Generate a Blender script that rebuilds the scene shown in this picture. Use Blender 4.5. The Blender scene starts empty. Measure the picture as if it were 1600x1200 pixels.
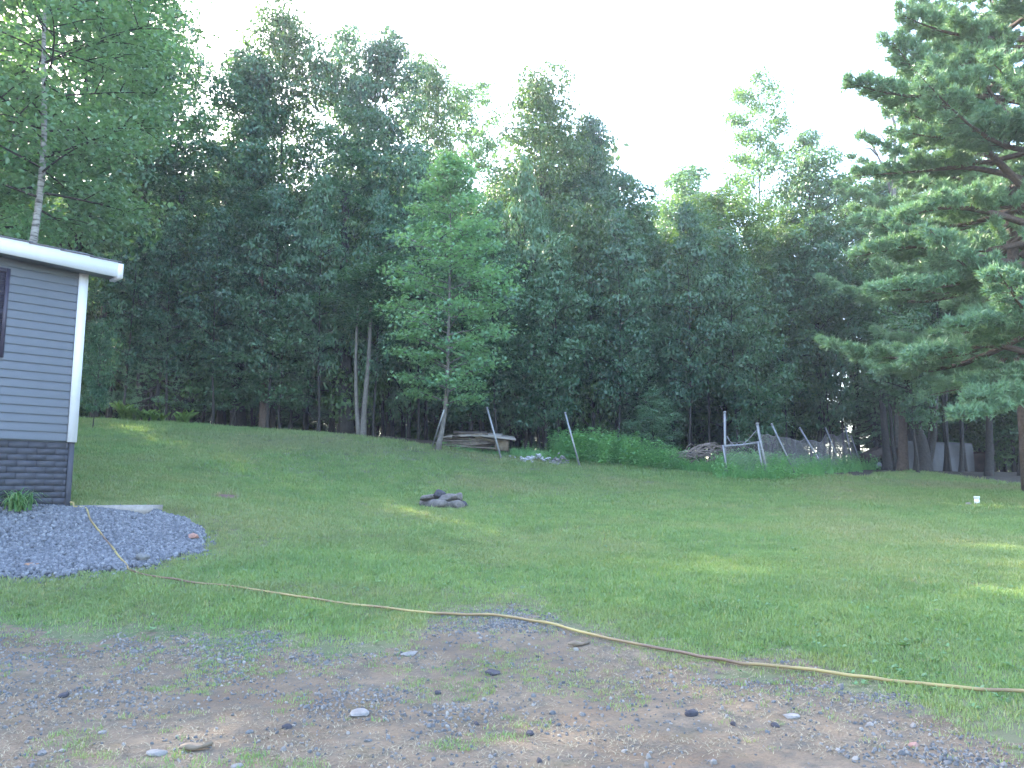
import bpy, math, random
import numpy as np
from mathutils import Vector, Matrix
R = math.radians
C = bpy.context.scene.collection
scene = bpy.context.scene
PI = math.pi

# ------------------------------------------------------------------ camera, sky, sun, exposure
CAMZ = 1.5; PITCH = R(7.6); F = 1256.0
cam_d = bpy.data.cameras.new('camera'); cam = bpy.data.objects.new('camera', cam_d); C.objects.link(cam)
cam.location = (0, 0, CAMZ); cam.rotation_euler = (R(90) + PITCH, 0, 0)
cam_d.sensor_width = 36; cam_d.lens = F / 1600 * 36; cam_d.clip_end = 1500; cam_d.clip_start = .05
scene.camera = cam
SUN_AZ, SUN_EL = R(-44), R(34)
w = bpy.data.worlds.new("World"); scene.world = w; w.use_nodes = True
nt = w.node_tree; bg = nt.nodes['Background']
sky = nt.nodes.new('ShaderNodeTexSky'); sky.sky_type = 'NISHITA'; sky.sun_disc = False
sky.sun_elevation = SUN_EL; sky.sun_rotation = SUN_AZ % (2 * PI); sky.air_density = 1.0; sky.dust_density = 2.0; sky.ozone_density = 1.0
nt.links.new(sky.outputs[0], bg.inputs[0]); bg.inputs[1].default_value = .15
sl = bpy.data.lights.new('sun', 'SUN'); sun = bpy.data.objects.new('sun', sl); C.objects.link(sun)
sl.energy = 2.1; sl.angle = R(.5); sl.color = (1, .9, .72)
sdir = Vector((math.sin(SUN_AZ) * math.cos(SUN_EL), math.cos(SUN_AZ) * math.cos(SUN_EL), math.sin(SUN_EL)))
sun.rotation_euler = sdir.to_track_quat('Z', 'Y').to_euler()
scene.view_settings.view_transform = 'Standard'; scene.view_settings.look = 'None'
scene.view_settings.exposure = 3.3; scene.view_settings.gamma = 1
scene.view_settings.use_curve_mapping = False
scene.cycles.max_bounces = 6; scene.cycles.diffuse_bounces = 3; scene.cycles.transmission_bounces = 3
scene.cycles.volume_bounces = 0; scene.cycles.use_denoising = True
HAZE = .0009

# ------------------------------------------------------------------ maths helpers
def ray(px, py):
    a = (px - 800) / F; b = (600 - py) / F
    d = np.array([a, math.cos(PITCH) - b * math.sin(PITCH), math.sin(PITCH) + b * math.cos(PITCH)])
    return d / d[1]
def at(px, py, Y):
    d = ray(px, py) * Y
    return np.array([d[0], Y, CAMZ + d[2]])
def hsh(i, j, s):
    n = (i.astype(np.int64) * 374761393 + j.astype(np.int64) * 668265263 + s * 1442695041) & 0xffffffff
    n = ((n ^ (n >> 13)) * 1274126177) & 0xffffffff
    return ((n ^ (n >> 16)) & 0xffff) / 65535.0
def vnoise(x, y, s=0):
    x = np.asarray(x, float); y = np.asarray(y, float)
    i = np.floor(x); j = np.floor(y); u = x - i; v = y - j
    u = u * u * (3 - 2 * u); v = v * v * (3 - 2 * v)
    a, b, c, d = hsh(i, j, s), hsh(i + 1, j, s), hsh(i, j + 1, s), hsh(i + 1, j + 1, s)
    return (a * (1 - u) + b * u) * (1 - v) + (c * (1 - u) + d * u) * v
def fbm(x, y, s=0, o=3):
    r = 0; a = .5; t = 0
    for k in range(o):
        r = r + a * vnoise(np.asarray(x) * 2 ** k, np.asarray(y) * 2 ** k, s + k * 17); t += a; a *= .5
    return r / t

# ------------------------------------------------------------------ terrain height (thin plate spline through surveyed points)
CP = [(-300,1200,4.6),(0,1200,4.6),(400,1200,4.6),(800,1200,4.6),(1200,1200,4.55),(1600,1200,4.4),(1900,1200,4.3),
 (0,1080,6.1),(500,1080,6.1),(1000,1080,6.05),(1600,1085,5.8),(0,985,7.8),(400,985,7.8),(800,985,7.7),(1200,985,7.5),(1600,985,7.4),
 (-200,905,9.2),(0,905,9.4),(300,905,9.5),(800,905,9.8),(1200,905,9.8),(1600,905,9.8),
 (0,850,10.5),(300,850,11.2),(800,850,12.8),(1200,850,13),(1600,850,13.2),
 (0,800,11.3),(110,796,11.95),(240,800,12.3),(500,800,15.5),(800,800,17.5),(1200,800,18.5),(1600,800,19),
 (130,770,13.6),(350,775,15.5),(800,770,21.5),(1200,770,23.5),(1600,775,24),
 (150,740,16),(220,742,17),(500,745,21.5),(200,700,22),(300,720,20),(520,715,24.5),
 (690,698,29),(784,717,28.5),(906,728,28.5),(1000,738,28.2),(1190,746,27.6),(1350,734,37),(1430,736,35),(1500,743,32.5),(1600,757,29),
 (120,655,31),(300,663,31),(400,671,31),(555,681,30)]
cpts = [at(*c) for c in CP]
for X, Y, Z in [(-13,5,.1),(-16,10,.9),(14,5,0),(18,15,.8),(26,30,2),(-30,12,1.8),(-30,32,4.6),(-30,55,5),(0,48,3.2),(-15,48,4.2),
                (15,50,2.5),(28,55,2.2),(0,85,4),(-35,90,6),(35,90,2.5),(0,-12,-.3),(-30,-12,-.2),(30,-12,-.4),(45,30,1.6)]:
    cpts.append(np.array([X, Y, Z], float))
cpts = np.array(cpts)
def tps_fit(P, lam=.02):
    n = len(P); d = np.hypot(P[:, None, 0] - P[None, :, 0], P[:, None, 1] - P[None, :, 1])
    K = np.where(d > 0, d * d * np.log(d + 1e-9), 0) + lam * np.eye(n)
    Q = np.c_[np.ones(n), P[:, :2]]
    A = np.block([[K, Q], [Q.T, np.zeros((3, 3))]])
    return np.linalg.solve(A, np.r_[P[:, 2], 0, 0, 0])
TW = tps_fit(cpts)
def h(X, Y):
    X = np.clip(np.atleast_1d(np.asarray(X, float)), -48, 48); Y = np.clip(np.atleast_1d(np.asarray(Y, float)), -14, 92)
    out = np.empty(X.shape); fx = X.ravel(); fy = Y.ravel(); o = out.ravel()
    for s in range(0, len(fx), 20000):
        a = fx[s:s+20000]; b = fy[s:s+20000]
        d2 = (a[:, None] - cpts[None, :, 0]) ** 2 + (b[:, None] - cpts[None, :, 1]) ** 2
        o[s:s+20000] = (.5 * d2 * np.log(d2 + 1e-9)) @ TW[:-3] + TW[-3] + TW[-2] * a + TW[-1] * b
    return o.reshape(X.shape)
def hz(x, y): return float(h(x, y)[0])
def ground(px, py):
    d = ray(px, py); ys = np.arange(3.5, 60, .05)
    z = CAMZ + d[2] * ys; g = h(d[0] * ys, ys)
    k = np.argmax(z <= g)
    if k == 0: return at(px, py, 30)
    Y = ys[k] - .05 * (g[k] - z[k]) / max(1e-6, (g[k] - z[k]) - (g[k-1] - z[k-1]))
    return np.array([d[0] * Y, Y, hz(d[0] * Y, Y)])

# ------------------------------------------------------------------ mesh helpers
class Geo:
    def __init__(s): s.v = []; s.f = []; s.n = 0
    def add(s, V, Fc):
        V = np.asarray(V, float); s.v.append(V)
        if isinstance(Fc, np.ndarray): s.f.append(Fc + s.n)
        else:
            for q in Fc: s.f.append(np.array([q]) + s.n)
        s.n += len(V)
    def mesh(s, name, mat, smooth=False):
        me = bpy.data.meshes.new(name); V = np.concatenate(s.v)
        me.vertices.add(len(V)); me.vertices.foreach_set('co', V.ravel())
        loops = np.concatenate([f.ravel() for f in s.f]); sizes = np.concatenate([np.full(len(f), f.shape[1]) for f in s.f])
        me.loops.add(len(loops)); me.loops.foreach_set('vertex_index', loops.astype(np.int32))
        me.polygons.add(len(sizes)); me.polygons.foreach_set('loop_start', np.r_[0, np.cumsum(sizes)[:-1]].astype(np.int32))
        if smooth: me.polygons.foreach_set('use_smooth', np.ones(len(sizes), bool))
        me.update(calc_edges=True); me.validate()
        if mat: me.materials.append(mat)
        return me
    def tube(s, P, rad, n=6, cap=True):
        P = np.asarray(P, float); m = len(P); rad = np.broadcast_to(np.asarray(rad, float), (m,))
        T = np.gradient(P, axis=0); T /= np.linalg.norm(T, axis=1)[:, None] + 1e-9
        up = np.where(np.abs(T[:, 2:3]) > .9, np.array([[1., 0, 0]]), np.array([[0, 0, 1.]]))
        if np.abs(T[:, 2]).max() > .9: up = np.array([[.6, .8, 0.]]) * np.ones((m, 1))
        A = np.cross(T, up); A /= np.linalg.norm(A, axis=1)[:, None] + 1e-9; B = np.cross(T, A)
        th = np.arange(n) * 2 * PI / n
        V = P[:, None] + rad[:, None, None] * (A[:, None] * np.cos(th)[None, :, None] + B[:, None] * np.sin(th)[None, :, None])
        i = np.arange(m - 1)[:, None] * n; j = np.arange(n)[None]; k = (j + 1) % n
        Q = np.stack([i + j, i + n + j, i + n + k, i + k], -1).reshape(-1, 4)
        b = s.n; s.add(V.reshape(-1, 3), Q)
        if cap and n > 2:
            s.f.append(np.array([[b + q for q in range(n)]])); s.f.append(np.array([[b + (m - 1) * n + q for q in reversed(range(n))]]))
    def box(s, c, sx, sy, sz, M=None, ax=None):
        p = np.array([[x, y, z] for z in (-.5, .5) for x, y in ((-.5, -.5), (.5, -.5), (.5, .5), (-.5, .5))]) * [sx, sy, sz]
        if ax is not None: p = p @ np.array(ax)          # rows = axes
        if M is not None: p = p @ np.array(M).T
        s.add(p + np.asarray(c), np.array([[3,2,1,0],[4,5,6,7],[0,1,5,4],[1,2,6,5],[2,3,7,6],[3,0,4,7]]))
    def leaves(s, Cn, size, rng, up=.6, asp=.62, a=None, fold=.12, nrm=None):
        n = len(Cn); N = rng.normal(size=(n, 3)); N[:, 2] = np.abs(N[:, 2]) + up * 2
        if nrm is not None: N = nrm + rng.normal(size=(n, 3)) * .42
        N /= np.linalg.norm(N, axis=1)[:, None]
        if a is None: a = rng.normal(size=(n, 3))
        a = a - N * (a * N).sum(1)[:, None]; a /= np.linalg.norm(a, axis=1)[:, None] + 1e-9
        b = np.cross(N, a); sz = np.broadcast_to(size, (n,))[:, None] * rng.uniform(.7, 1.25, (n, 1))
        V = np.stack([Cn - a * sz * .5, Cn + b * sz * asp * .5 + N * sz * fold, Cn + a * sz * .5 - N * sz * fold, Cn - b * sz * asp * .5 + N * sz * fold], 1)
        s.add(V.reshape(-1, 3), np.arange(n * 4).reshape(n, 4))
def link(name, me, parent=None, loc=None, **kw):
    o = bpy.data.objects.new(name, me); C.objects.link(o)
    if parent is not None: o.parent = parent
    if loc is not None: o.location = loc
    for k, v in kw.items(): o[k] = v
    return o
def thing(name, label, cat, loc, group=None, rz=0):
    o = bpy.data.objects.new(name, None); C.objects.link(o); o.location = loc; o.rotation_euler = (0, 0, rz)
    o['label'] = label; o['category'] = cat
    if group: o['group'] = group
    return o
def copy_tree(o, parent=None):
    c = o.copy(); C.objects.link(c); c.parent = parent
    for ch in list(o.children): copy_tree(ch, c)
    return c

# ------------------------------------------------------------------ materials
def M(name):
    m = bpy.data.materials.new(name); m.use_nodes = True; t = m.node_tree
    return m, t, t.nodes['Principled BSDF'], t.nodes['Material Output']
def N(t, typ, **kw):
    n = t.nodes.new(typ)
    for k, v in kw.items():
        if k in n.inputs: n.inputs[k].default_value = v
        else: setattr(n, k, v)
    return n
def noise(t, scale, detail=4, rough=.6, coord='Object'):
    if coord == 'World': src = N(t, 'ShaderNodeNewGeometry').outputs['Position']
    else: src = N(t, 'ShaderNodeTexCoord').outputs[coord]
    n = N(t, 'ShaderNodeTexNoise'); n.inputs['Scale'].default_value = scale; n.inputs['Detail'].default_value = detail; n.inputs['Roughness'].default_value = rough
    t.links.new(src, n.inputs['Vector']); return n.outputs['Fac']
def ramp(t, fac, stops):
    r = N(t, 'ShaderNodeValToRGB'); e = r.color_ramp.elements
    while len(e) < len(stops): e.new(.5)
    for q, (p, c) in zip(e, stops): q.position = p; q.color = (*c, 1)
    t.links.new(fac, r.inputs[0]); return r.outputs[0]
def mix(t, fac, a, b, typ='MIX'):
    m = N(t, 'ShaderNodeMix', data_type='RGBA', blend_type=typ)
    for sck, v in ((m.inputs[0], fac), (m.inputs[6], a), (m.inputs[7], b)):
        if hasattr(v, 'is_output'): t.links.new(v, sck)
        elif isinstance(v, tuple): sck.default_value = (*v, 1)
        else: sck.default_value = v
    return m.outputs[2]
def bump(t, b, fac, strength=.5, dist=.02):
    n = N(t, 'ShaderNodeBump'); n.inputs['Strength'].default_value = strength; n.inputs['Distance'].default_value = dist
    t.links.new(fac, n.inputs['Height']); t.links.new(n.outputs[0], b.inputs['Normal'])
def simple(name, c1, c2, scale=6, rough=.8, bs=.3, bd=.01, coord='Object', metal=0, detail=5):
    m, t, b, o = M(name); f = noise(t, scale, detail, .65, coord)
    t.links.new(ramp(t, f, [(.3, c1), (.7, c2)]), b.inputs['Base Color'])
    b.inputs['Roughness'].default_value = rough; b.inputs['Metallic'].default_value = metal
    if bs: bump(t, b, f, bs, bd)
    return m
def leafmat(name, cols, transl=.32, rough=.45, spread=.3):
    """cols: dark, mid, light; varied per leaf, per clump and per tree"""
    m, t, b, out = M(name)
    g = N(t, 'ShaderNodeNewGeometry'); oi = N(t, 'ShaderNodeObjectInfo')
    nz = noise(t, .55, 2, .5)
    a = N(t, 'ShaderNodeMath', operation='MULTIPLY_ADD'); t.links.new(g.outputs['Random Per Island'], a.inputs[0]); a.inputs[1].default_value = .45
    t.links.new(nz, a.inputs[2])
    c = N(t, 'ShaderNodeMath', operation='MULTIPLY_ADD'); t.links.new(oi.outputs['Random'], c.inputs[0]); c.inputs[1].default_value = spread; t.links.new(a.outputs[0], c.inputs[2])
    col = ramp(t, c.outputs[0], [(.35, cols[0]), (.75, cols[1]), (1.15 if len(cols) < 3 else 1.0, cols[-1])])
    t.links.new(col, b.inputs['Base Color']); b.inputs['Roughness'].default_value = rough; b.inputs['Specular IOR Level'].default_value = .6
    tr = N(t, 'ShaderNodeBsdfTranslucent'); t.links.new(mix(t, 1.0, col, (1.5, 1.5, .5), 'MULTIPLY'), tr.inputs[0])
    ms = N(t, 'ShaderNodeMixShader'); ms.inputs[0].default_value = transl
    t.links.new(b.outputs[0], ms.inputs[1]); t.links.new(tr.outputs[0], ms.inputs[2]); t.links.new(ms.outputs[0], out.inputs[0])
    return m
LEAF_D = leafmat('leaf_dark', [(0.037, 0.093, 0.067), (0.072, 0.162, 0.103), (0.123, 0.235, 0.130)])
LEAF_M = leafmat('leaf_mid', [(0.060, 0.136, 0.092), (0.108, 0.213, 0.129), (0.157, 0.284, 0.164)])
LEAF_G = leafmat('leaf_green', [(.036, .082, .036), (.07, .142, .055), (.115, .205, .075)])
LEAF_Y = leafmat('leaf_young', [(0.109, 0.244, 0.170), (0.157, 0.323, 0.208), (0.221, 0.401, 0.242)], .4)
NEEDLE = leafmat('needle', [(0.075, 0.170, 0.113), (0.131, 0.257, 0.156), (0.211, 0.349, 0.195)], .15)
BARK = simple('bark', (.022, .02, .02), (.062, .055, .05), 14, .95, .9, .03)
BARK_R = simple('bark_brown', (.06, .042, .035), (.15, .105, .08), 12, .95, .9, .03)
def birchmat():
    m, t, b, o = M('bark_birch')
    tc = N(t, 'ShaderNodeTexCoord'); mp = N(t, 'ShaderNodeMapping'); mp.inputs['Scale'].default_value = (2, 2, 9)
    t.links.new(tc.outputs['Object'], mp.inputs[0]); n = N(t, 'ShaderNodeTexNoise'); n.inputs['Scale'].default_value = 2.2; n.inputs['Detail'].default_value = 5
    t.links.new(mp.outputs[0], n.inputs[0])
    t.links.new(ramp(t, n.outputs[0], [(.36, (.06, .055, .05)), (.46, (.22, .21, .2)), (.7, (.34, .33, .31))]), b.inputs['Base Color']); b.inputs['Roughness'].default_value = .8
    return m
BARK_B = birchmat()
def grassmat(name, kind):
    m, t, b, out = M(name)
    n1 = noise(t, .22, 4, .6, 'World'); n2 = noise(t, 1.3, 4, .65, 'World'); n3 = noise(t, 14, 3, .6, 'World')
    base = ramp(t, n2, [(.3, (0.122, 0.218, 0.089)), (.5, (0.179, 0.289, 0.119)), (.7, (0.243, 0.348, 0.141))])
    dull = ramp(t, n3, [(.3, (0.274, 0.270, 0.165)), (.7, (0.355, 0.320, 0.201))])
    at_ = N(t, 'ShaderNodeAttribute', attribute_name='dry')
    f1 = ramp(t, n1, [(.45, (0, 0, 0)), (.68, (.75, .75, .75))])
    col = mix(t, f1, base, dull)
    # wear: thin straw coloured turf where the yard is walked or shaded out (world positions)
    geo = N(t, 'ShaderNodeNewGeometry')
    for (cx, cy, rx, ry, c, k) in WEAR:
        sx = N(t, 'ShaderNodeVectorMath', operation='SUBTRACT'); t.links.new(geo.outputs['Position'], sx.inputs[0]); sx.inputs[1].default_value = (cx, cy, 0)
        sc = N(t, 'ShaderNodeVectorMath', operation='MULTIPLY'); t.links.new(sx.outputs[0], sc.inputs[0]); sc.inputs[1].default_value = (1 / rx, 1 / ry, 0)
        ln = N(t, 'ShaderNodeVectorMath', operation='LENGTH'); t.links.new(sc.outputs[0], ln.inputs[0])
        ad = N(t, 'ShaderNodeMath', operation='MULTIPLY_ADD'); t.links.new(n2, ad.inputs[0]); ad.inputs[1].default_value = .9; t.links.new(ln.outputs['Value'], ad.inputs[2])
        fr = ramp(t, ad.outputs[0], [(.75, (k, k, k)), (1.0, (0, 0, 0))]) if False else None
        mr = N(t, 'ShaderNodeMapRange'); t.links.new(ad.outputs[0], mr.inputs[0]); mr.inputs[1].default_value = .9; mr.inputs[2].default_value = 1.5; mr.inputs[3].default_value = k; mr.inputs[4].default_value = 0
        col = mix(t, mr.outputs[0], col, c)
    if kind == 'blade':
        oi = N(t, 'ShaderNodeObjectInfo')
        col = mix(t, .35, col, ramp(t, oi.outputs['Random'], [(0, (0.121, 0.219, 0.085)), (.5, (0.197, 0.305, 0.126)), (.9, (0.301, 0.366, 0.169)), (1, (0.513, 0.402, 0.253))]))
        t.links.new(col, b.inputs['Base Color']); b.inputs['Roughness'].default_value = .6; b.inputs['Specular IOR Level'].default_value = .3
        tr = N(t, 'ShaderNodeBsdfTranslucent'); t.links.new(mix(t, 1.0, col, (1.5, 1.4, .5), 'MULTIPLY'), tr.inputs[0])
        ms = N(t, 'ShaderNodeMixShader'); ms.inputs[0].default_value = .3
        t.links.new(b.outputs[0], ms.inputs[1]); t.links.new(tr.outputs[0], ms.inputs[2]); t.links.new(ms.outputs[0], out.inputs[0])
    else:
        col = mix(t, 1.0, col, (.62, .52, .55), 'MULTIPLY')
        col = mix(t, ramp(t, n3, [(.4, (0, 0, 0)), (.75, (.5, .5, .5))]), col, (.14, .12, .075))
        t.links.new(col, b.inputs['Base Color']); b.inputs['Roughness'].default_value = .9
        n4 = noise(t, 60, 4, .7, 'World'); bump(t, b, n4, .8, .03)
    return m
def wear(px, py, rpx, rpy, c, k):
    g = ground(px, py); g2 = ground(px + rpx, py); g3 = ground(px, py - rpy)
    return (g[0], g[1], abs(g2[0] - g[0]), abs(g3[1] - g[1]), c, k)
WEAR = [wear(450, 690, 260, 12, (0.225, 0.236, 0.160), .55), wear(640, 850, 220, 18, (0.180, 0.205, 0.112), .4), wear(355, 776, 34, 5, (0.285, 0.189, 0.160), 1.0),
        wear(1050, 880, 330, 14, (0.210, 0.268, 0.112), .45), wear(1500, 760, 140, 7, (0.240, 0.221, 0.169), .75), wear(285, 800, 50, 7, (0.195, 0.189, 0.112), .8),
        wear(500, 925, 260, 16, (0.240, 0.259, 0.150), .6), wear(1150, 1040, 260, 16, (0.300, 0.299, 0.150), .6), wear(60, 945, 260, 25, (0.180, 0.236, 0.112), .5)]
GRASS_G = grassmat('turf', 'ground'); GRASS_B = grassmat('grass_blade', 'blade')
def dirtmat():
    m, t, b, o = M('drive_dirt')
    n1 = noise(t, .8, 5, .65, 'World'); n2 = noise(t, 6, 5, .7, 'World'); n3 = noise(t, 45, 4, .7, 'World')
    c = ramp(t, n1, [(.3, (0.129, 0.085, 0.054)), (.5, (0.198, 0.144, 0.096)), (.7, (0.266, 0.204, 0.142))])
    c = mix(t, ramp(t, n2, [(.45, (0, 0, 0)), (.65, (1.050, 0.994, 0.966))]), c, (0.118, 0.102, 0.081))
    n4 = noise(t, 1.7, 5, .7, 'World')
    c = mix(t, ramp(t, n4, [(.56, (0, 0, 0)), (.72, (0.592, 0.556, 0.463))]), c, (0.099, 0.093, 0.035))
    c = mix(t, ramp(t, n3, [(.45, (0, 0, 0)), (.7, (0.493, 0.462, 0.386))]), c, (0.089, 0.074, 0.058))
    t.links.new(c, b.inputs['Base Color']); b.inputs['Roughness'].default_value = .95
    ad = N(t, 'ShaderNodeMath', operation='ADD'); t.links.new(n3, ad.inputs[0]); t.links.new(n2, ad.inputs[1]); bump(t, b, ad.outputs[0], .9, .03)
    return m
DIRT = dirtmat()
FLOOR = simple('leaf_litter', (0.032, 0.025, 0.017), (0.077, 0.052, 0.035), 3, .95, .8, .05, 'World')
def stonemat(name, stops):
    m, t, b, o = M(name); oi = N(t, 'ShaderNodeObjectInfo'); n = noise(t, 9, 4, .6)
    c = mix(t, .3, ramp(t, oi.outputs['Random'], stops), ramp(t, n, [(.3, (.06, .06, .065)), (.7, (.25, .25, .26))]))
    t.links.new(c, b.inputs['Base Color']); b.inputs['Roughness'].default_value = .85; bump(t, b, n, .4, .01)
    return m
GRAVEL = stonemat('gravel_blue', [(0, (0.059, 0.065, 0.083)), (.4, (0.108, 0.117, 0.142)), (.8, (0.167, 0.176, 0.205)), (1, (0.264, 0.274, 0.293))])
GRAVEL2 = stonemat('gravel_mixed', [(0, (0.058, 0.062, 0.072)), (.4, (0.115, 0.123, 0.129)), (.75, (0.196, 0.174, 0.155)), (1, (0.323, 0.302, 0.268))])
GBED = simple('gravel_bed', (.018, .02, .027), (.05, .053, .066), 40, .9, .9, .03, 'World')
def stone1(name, a, b_): return simple(name, a, b_, 11, .9, .6, .015)
ST_GREY = stone1('stone_grey', (.08, .08, .085), (.19, .19, .19)); ST_DARK = stone1('stone_dark', (.025, .025, .035), (.075, .07, .085))
ST_PALE = stone1('stone_pale', (.16, .15, .145), (.27, .255, .245)); ST_RED = stone1('stone_red', (.25, .12, .09), (.4, .24, .2))
ST_FIRE = stone1('stone_fire', (.07, .065, .06), (.20, .175, .165)); CONC = stone1('concrete', (.22, .2, .185), (.34, .31, .285))
ST_WHITE = stone1('rubble_white', (.32, .32, .34), (.6, .6, .62))
SIDING = simple('vinyl_siding', (0.146, 0.160, 0.185), (0.160, 0.174, 0.201), 3, .5, .08, .002)
WHITE = simple('white_trim', (0.608, 0.616, 0.640), (0.664, 0.672, 0.688), 4, .5, .05, .002)
SOFFIT = simple('soffit', (0.128, 0.136, 0.160), (0.152, 0.160, 0.188), 4, .6, .05, .002)
SKIRT = simple('skirt_brick', (.042, .044, .056), (.062, .065, .082), 3, .8, .12, .003)
MORTAR = simple('mortar', (.028, .029, .038), (.045, .046, .058), 20, .9, .3, .01)
SHUT = simple('shutter', (.035, .03, .05), (.05, .045, .07), 5, .5, .1, .002)
SHING = simple('shingle', (.06, .062, .07), (.15, .15, .16), 30, .9, .6, .01)
GALV = simple('galvanised', (.22, .225, .245), (.34, .345, .37), 12, .45, .1, .002, metal=.35)
WIRE = simple('wire', (.30, .28, .30), (.42, .40, .42), 8, .6, 0, 0, metal=.2)
WOODG = simple('weathered_wood', (.12, .10, .085), (.27, .23, .2), 7, .9, .5, .01)
SHEETM = simple('plywood', (.2, .175, .155), (.36, .32, .29), 3, .9, .3, .005)
WOODD = simple('dark_wood', (.05, .04, .035), (.12, .09, .075), 7, .9, .5, .01)
WOODT = simple('tan_wood', (0.144, 0.108, 0.079), (0.238, 0.194, 0.144), 7, .9, .4, .01)
BRANCHM = simple('dry_branch', (.17, .13, .11), (.33, .27, .24), 9, .9, .4, .01)
SNAG = simple('snag_bark', (.10, .092, .085), (.21, .19, .175), 9, .9, .4, .01)
PVC = simple('white_pvc', (.7, .71, .74), (.82, .82, .84), 5, .4, .05, .002)
TARP = simple('grey_tarp', (0.078, 0.076, 0.081), (0.120, 0.117, 0.122), 2.2, .6, .5, .04)
RUST = simple('rusty_sheet', (.035, .022, .022), (.09, .05, .045), 3, .8, .4, .02)
RUBBER = simple('rubber', (.02, .02, .02), (.04, .04, .04), 8, .9, .2, .005)
GLASS = simple('window_glass', (.03, .035, .04), (.05, .055, .06), 2, .08, 0, 0)
def hosemat():
    m, t, b, o = M('hose'); f = noise(t, 1.1, 3, .6)
    t.links.new(ramp(t, f, [(.38, (.15, .095, .065)), (.5, (.27, .2, .085)), (.62, (.36, .29, .11))]), b.inputs['Base Color']); b.inputs['Roughness'].default_value = .5
    return m
HOSE = hosemat()
WEEDL = leafmat('weed_leaf', [(0.099, 0.249, 0.129), (0.169, 0.383, 0.179), (0.259, 0.499, 0.226)], .35)
FERNL = leafmat('fern_leaf', [(0.088, 0.166, 0.049), (0.150, 0.263, 0.073), (0.220, 0.350, 0.097)], .4)
DAYL = leafmat('daylily_leaf', [(0.068, 0.162, 0.068), (0.121, 0.257, 0.095), (0.297, 0.351, 0.162)], .3)

# ------------------------------------------------------------------ ground sheets
def axis(segs):
    o = [segs[0][0]]
    for a, b, st in segs:
        n = max(1, int(round((b - a) / st))); o += list(a + (b - a) * np.arange(1, n + 1) / n)
    return np.array(o)
GX = axis([(-400, -60, 20), (-60, -24, 2), (-24, -9, .35), (-9, 8, .085), (8, 24, .3), (24, 60, 2), (60, 400, 20)])
GY = axis([(-300, -15, 15), (-15, 2.5, 1), (2.5, 13, .085), (13, 42, .25), (42, 95, 1.5), (95, 400, 20)])
XX, YY = np.meshgrid(GX, GY); ZZ = h(XX, YY)
ZZ += (fbm(XX * 1.3, YY * 1.3, 5) - .5) * .07 * np.clip((YY - 3) / 4, 0, 1)
dr_px = [(-900,985),(-300,980),(0,985),(200,983),(400,992),(530,1012),(640,1000),(690,958),(800,950),(930,985),(1040,1030),(1250,1052),(1330,1066),(1440,1102),(1540,1150),(1640,1205)]
dr = np.array([ground(a, b) for a, b in dr_px]); dr = dr[np.argsort(dr[:, 0])]
def drive_edge(X): return np.interp(X, dr[:, 0], dr[:, 1])
def poly_in(X, Y, P):
    X = np.asarray(X); Y = np.asarray(Y); c = np.zeros(X.shape, bool); n = len(P)
    for i in range(n):
        x1, y1 = P[i][:2]; x2, y2 = P[(i + 1) % n][:2]
        t_ = ((y1 > Y) != (y2 > Y)) & (X < (x2 - x1) * (Y - y1) / (y2 - y1 + 1e-12) + x1); c ^= t_
    return c
gb_px = [(-420,800),(0,797),(105,797),(243,799),(292,812),(316,838),(302,866),(240,886),(130,900),(0,907),(-420,930)]
gb = [ground(a, b) for a, b in gb_px]
fe_px = [(-400,650),(120,655),(300,663),(400,671),(555,682),(690,700),(784,714),(906,722),(1000,730),(1190,742),(1350,733),(1430,736),(1500,743),(1600,758),(1900,790)]
fe = np.array([ground(a, b) for a, b in fe_px]); fe = fe[np.argsort(fe[:, 0])]
def forest_edge(X): return np.interp(X, fe[:, 0], fe[:, 1])
def zone(X, Y):
    n = (fbm(X * 2.2, Y * 2.2, 3) - .5)
    z = np.zeros(np.shape(X), int)
    z[(Y < drive_edge(X) + n * 1.3)] = 1
    z[(Y > forest_edge(X) + .3 + n * 1.2) | (X > 26) | (X < -26)] = 2
    z[poly_in(X + n * .25, Y + n * .25, gb)] = 3
    return z
# raise the gravel heap a little
gin = poly_in(XX, YY, gb)
ZZ[gin] += .05
xc = (XX[:-1, :-1] + XX[1:, 1:]) / 2; yc = (YY[:-1, :-1] + YY[1:, 1:]) / 2
ZN = zone(xc, yc); ny, nx = XX.shape
idx = np.arange(ny * nx).reshape(ny, nx)
allV = np.c_[XX.ravel(), YY.ravel(), ZZ.ravel()]
Qs = np.stack([idx[:-1, :-1], idx[:-1, 1:], idx[1:, 1:], idx[1:, :-1]], -1)
for k, (nm, mt) in enumerate([('lawn', GRASS_G), ('driveway', DIRT), ('forest_floor', FLOOR), ('gravel_bed', GBED)]):
    q = Qs[ZN == k]; u, inv = np.unique(q, return_inverse=True)
    g = Geo(); g.add(allV[u], inv.reshape(-1, 4)); link(nm, g.mesh(nm, mt, True), kind='structure')
def hs(X, Y):
    """height of the built ground mesh, bilinear"""
    X = np.atleast_1d(X); Y = np.atleast_1d(Y)
    i = np.clip(np.searchsorted(GX, X) - 1, 0, nx - 2); j = np.clip(np.searchsorted(GY, Y) - 1, 0, ny - 2)
    u = (X - GX[i]) / (GX[i + 1] - GX[i]); v = (Y - GY[j]) / (GY[j + 1] - GY[j])
    return (ZZ[j, i] * (1 - u) + ZZ[j, i + 1] * u) * (1 - v) + (ZZ[j + 1, i] * (1 - u) + ZZ[j + 1, i + 1] * u) * v
def G(px, py):
    g = ground(px, py); g[2] = hs(g[0], g[1])[0]; return g

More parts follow.
